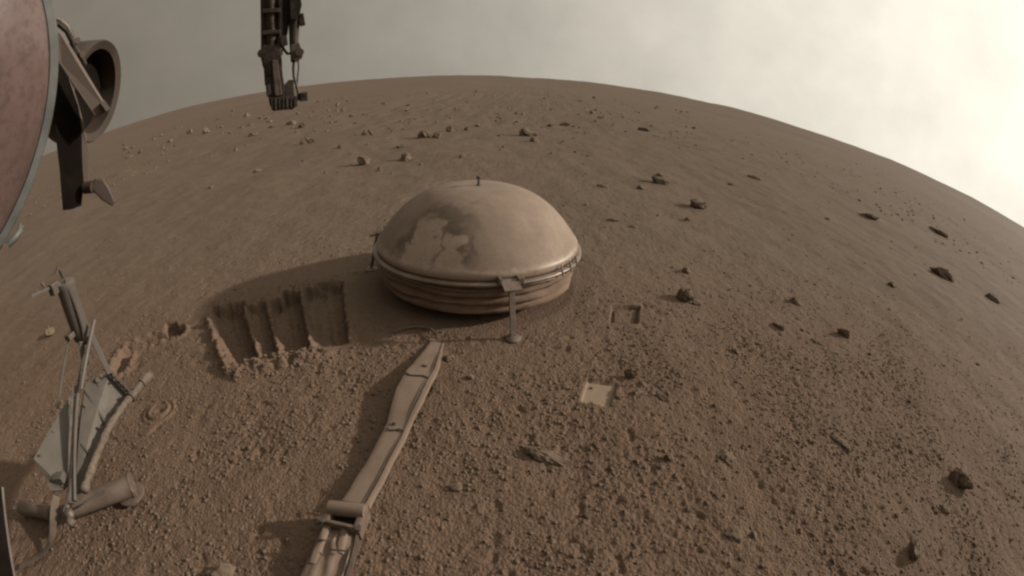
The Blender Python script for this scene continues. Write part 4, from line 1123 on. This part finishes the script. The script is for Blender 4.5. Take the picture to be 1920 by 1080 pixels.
def scatter_rocks(count, picker, wpx, label, group, mats=('stone', 'stone', 'stone_dark', 'clod', 'stone_pale'), flat=1.0):
    made = 0
    while made < count:
        px, py = picker()
        d = ray(px, py)
        if d[2] > -0.012: continue
        g = at_z(px, py)
        if g[1] < 0.2 or np.linalg.norm(g) > 60 or np.hypot(g[0] - DOME_C[0], g[1] - DOME_C[1]) < 0.5: continue
        if any(abs(px - q[0]) < q[2] * 0.7 + 6 and abs(py - q[1]) < q[3] * 0.8 + 4 for q in ROCKS): continue
        w_ = rng.uniform(*wpx) * (0.7 + 0.6 * rng.rand() ** 3) / FOC * np.linalg.norm(g - ORIG)
        mt = mats[rng.randint(len(mats))]
        ob = bpy.data.objects.new('small_rock', SHAPE_MAT[mt][rng.randint(10)])
        COL.objects.link(ob)
        ob.scale = (w_, w_ * rng.uniform(0.7, 1.1), w_ * rng.uniform(0.6, 1.0) * flat)
        ob.rotation_euler = (rng.uniform(-0.3, 0.3), rng.uniform(-0.3, 0.3), rng.uniform(0, 6.28))
        ob.location = (g[0], g[1], gh(g[0], g[1]) + w_ * 0.10)
        tag(ob, label, 'rock', group)
        made += 1

def horizon_y(px):
    return np.interp(px, [88, 260, 440, 620, 750, 870, 1010, 1160, 1310, 1440, 1560, 1680, 1800, 1912],
                     [298, 230, 180, 156, 147, 142, 149, 163, 190, 222, 261, 306, 361, 425])
def far_band():
    px = rng.uniform(665, 1320)
    t = rng.rand()
    return px, horizon_y(px) + 22 + t * (78 - 22 * (px < 520))
def left_rubble():
    px = rng.uniform(230, 660)
    return px, horizon_y(px) + rng.uniform(28, 74)
def right_plain():
    px = rng.uniform(1000, 1820)
    return px, horizon_y(px) + rng.uniform(60, 290)
def behind_dome():
    while True:
        px, py = rng.uniform(560, 1120), rng.uniform(235, 330)
        if not (790 < px < 1000 and py > 285): return px, py
def foreground():
    return rng.uniform(860, 1880), rng.uniform(600, 1070)
scatter_rocks(85, far_band, (5, 11), 'small stone among the rubble below the horizon, right of the arm', 'small stones strewn below the horizon')
scatter_rocks(85, left_rubble, (6, 12), 'small stone in the rubble field left of and behind the arm', 'small stones of the left rubble field')
scatter_rocks(34, behind_dome, (6, 12), 'small stone on the sand behind the dome', 'small stones behind the dome')
scatter_rocks(30, right_plain, (5, 11), 'small stone on the open plain right of the dome', 'small stones on the plain right of the dome', ('clod',), 0.6)
scatter_rocks(34, foreground, (9, 18), 'small lump lying on the cloddy soil in the right foreground', 'small lumps in the right foreground', ('clod',), 0.8)

# ------------------------------------------------------------------ loose pebbles: nobody could count them
def pebble_field(name, n_, picker, smin, smax, mat, sub=1, power=2.2):
    V, F_ = [], []
    base, faces = ICO[sub]
    faces = np.array(faces)
    xs, ys = picker(n_)
    zs = ground_height(xs, ys)[0]
    vs_, fs = [], []
    for i in range(n_):
        s = smin + (smax - smin) * rng.rand() ** power
        q = base * (1 + 0.35 * (rng.rand(len(base), 1) - 0.5)) * np.array([1, rng.uniform(0.6, 1), rng.uniform(0.5, 0.9)]) * s / 2
        a_ = rng.uniform(0, 6.28)
        c_, s_ = math.cos(a_), math.sin(a_)
        q = np.stack([q[:, 0] * c_ - q[:, 1] * s_, q[:, 0] * s_ + q[:, 1] * c_, q[:, 2]], 1)
        vs_.append(q + [xs[i], ys[i], zs[i] - s * 0.04]); fs.append(faces + i * len(base))
    v = np.concatenate(vs_).astype(np.float32); f = np.concatenate(fs).astype(np.int32)
    me = bpy.data.meshes.new(name)
    me.vertices.add(len(v)); me.vertices.foreach_set('co', v.ravel())
    me.loops.add(f.size); me.loops.foreach_set('vertex_index', f.ravel())
    me.polygons.add(len(f)); me.polygons.foreach_set('loop_start', np.arange(0, f.size, 3, dtype=np.int32))
    me.update(calc_edges=True)
    me.materials.append(MAT[mat])
    ob = bpy.data.objects.new(name, me)
    COL.objects.link(ob)
    ob['kind'] = 'stuff'
    return ob

def near_pick(n_):
    xs, ys = [], []
    while len(xs) < n_:
        x_, y_ = rng.uniform(-1.5, 3.2), rng.uniform(0.25, 2.2)
        if rng.rand() > 0.25 + 0.9 * float(sstep(-0.3, 0.35, fbm(np.array([x_ * 3.1]), np.array([y_ * 3.1]), 2, 61)[0])): continue
        if rng.rand() > float(sstep(1.8, 0.7, np.array(y_ - 0.22 * x_))) * float(sstep(2.4, 0.7, np.array(x_))) + 0.05: continue
        if TRENCH(x_, y_)[0] > -0.05 and TRENCH(x_, y_)[0] < 1.05 and -0.02 < TRENCH(x_, y_)[1] < 1.05: continue
        if any(-0.15 < q(x_, y_)[0] < 1.1 and -0.1 < q(x_, y_)[1] < 1.1 for q in (PRINT_A, PRINT_B)) and rng.rand() < 0.93: continue
        if np.hypot(x_ - DOME_C[0], y_ - DOME_C[1]) < 0.38: continue
        xs.append(x_); ys.append(y_)
    return np.array(xs), np.array(ys)
def mid_pick(n_):
    r_ = 1.8 * (9.0 / 1.8) ** rng.rand(n_)
    a_ = rng.uniform(-1.15, 1.2, n_)
    return r_ * np.sin(a_), r_ * np.cos(a_)
def far_pick(n_):
    r_ = 7.0 * (60.0 / 7.0) ** rng.rand(n_)
    a_ = rng.uniform(-1.15, 1.2, n_)
    return r_ * np.sin(a_), r_ * np.cos(a_)
def heap_pick(n_):
    xs, ys = [], []
    while len(xs) < n_:
        x_, y_ = rng.uniform(-1.0, -0.4), rng.uniform(0.8, 1.3)
        u, v = TRENCH(x_, y_)
        if -0.02 < u < 0.85 and -0.34 < v < -0.01: xs.append(x_); ys.append(y_)
    return np.array(xs), np.array(ys)
pebble_field('loose_pebbles', 24000, near_pick, 0.0025, 0.0135, 'clod', power=3.0)
pebble_field('heaped_crumbs', 150, heap_pick, 0.005, 0.018, 'clod', power=3.0)
pebble_field('scattered_pebbles', 2600, mid_pick, 0.004, 0.020, 'clod', power=3.5)
pebble_field('distant_pebbles', 3500, far_pick, 0.02, 0.08, 'clod', power=3.5)
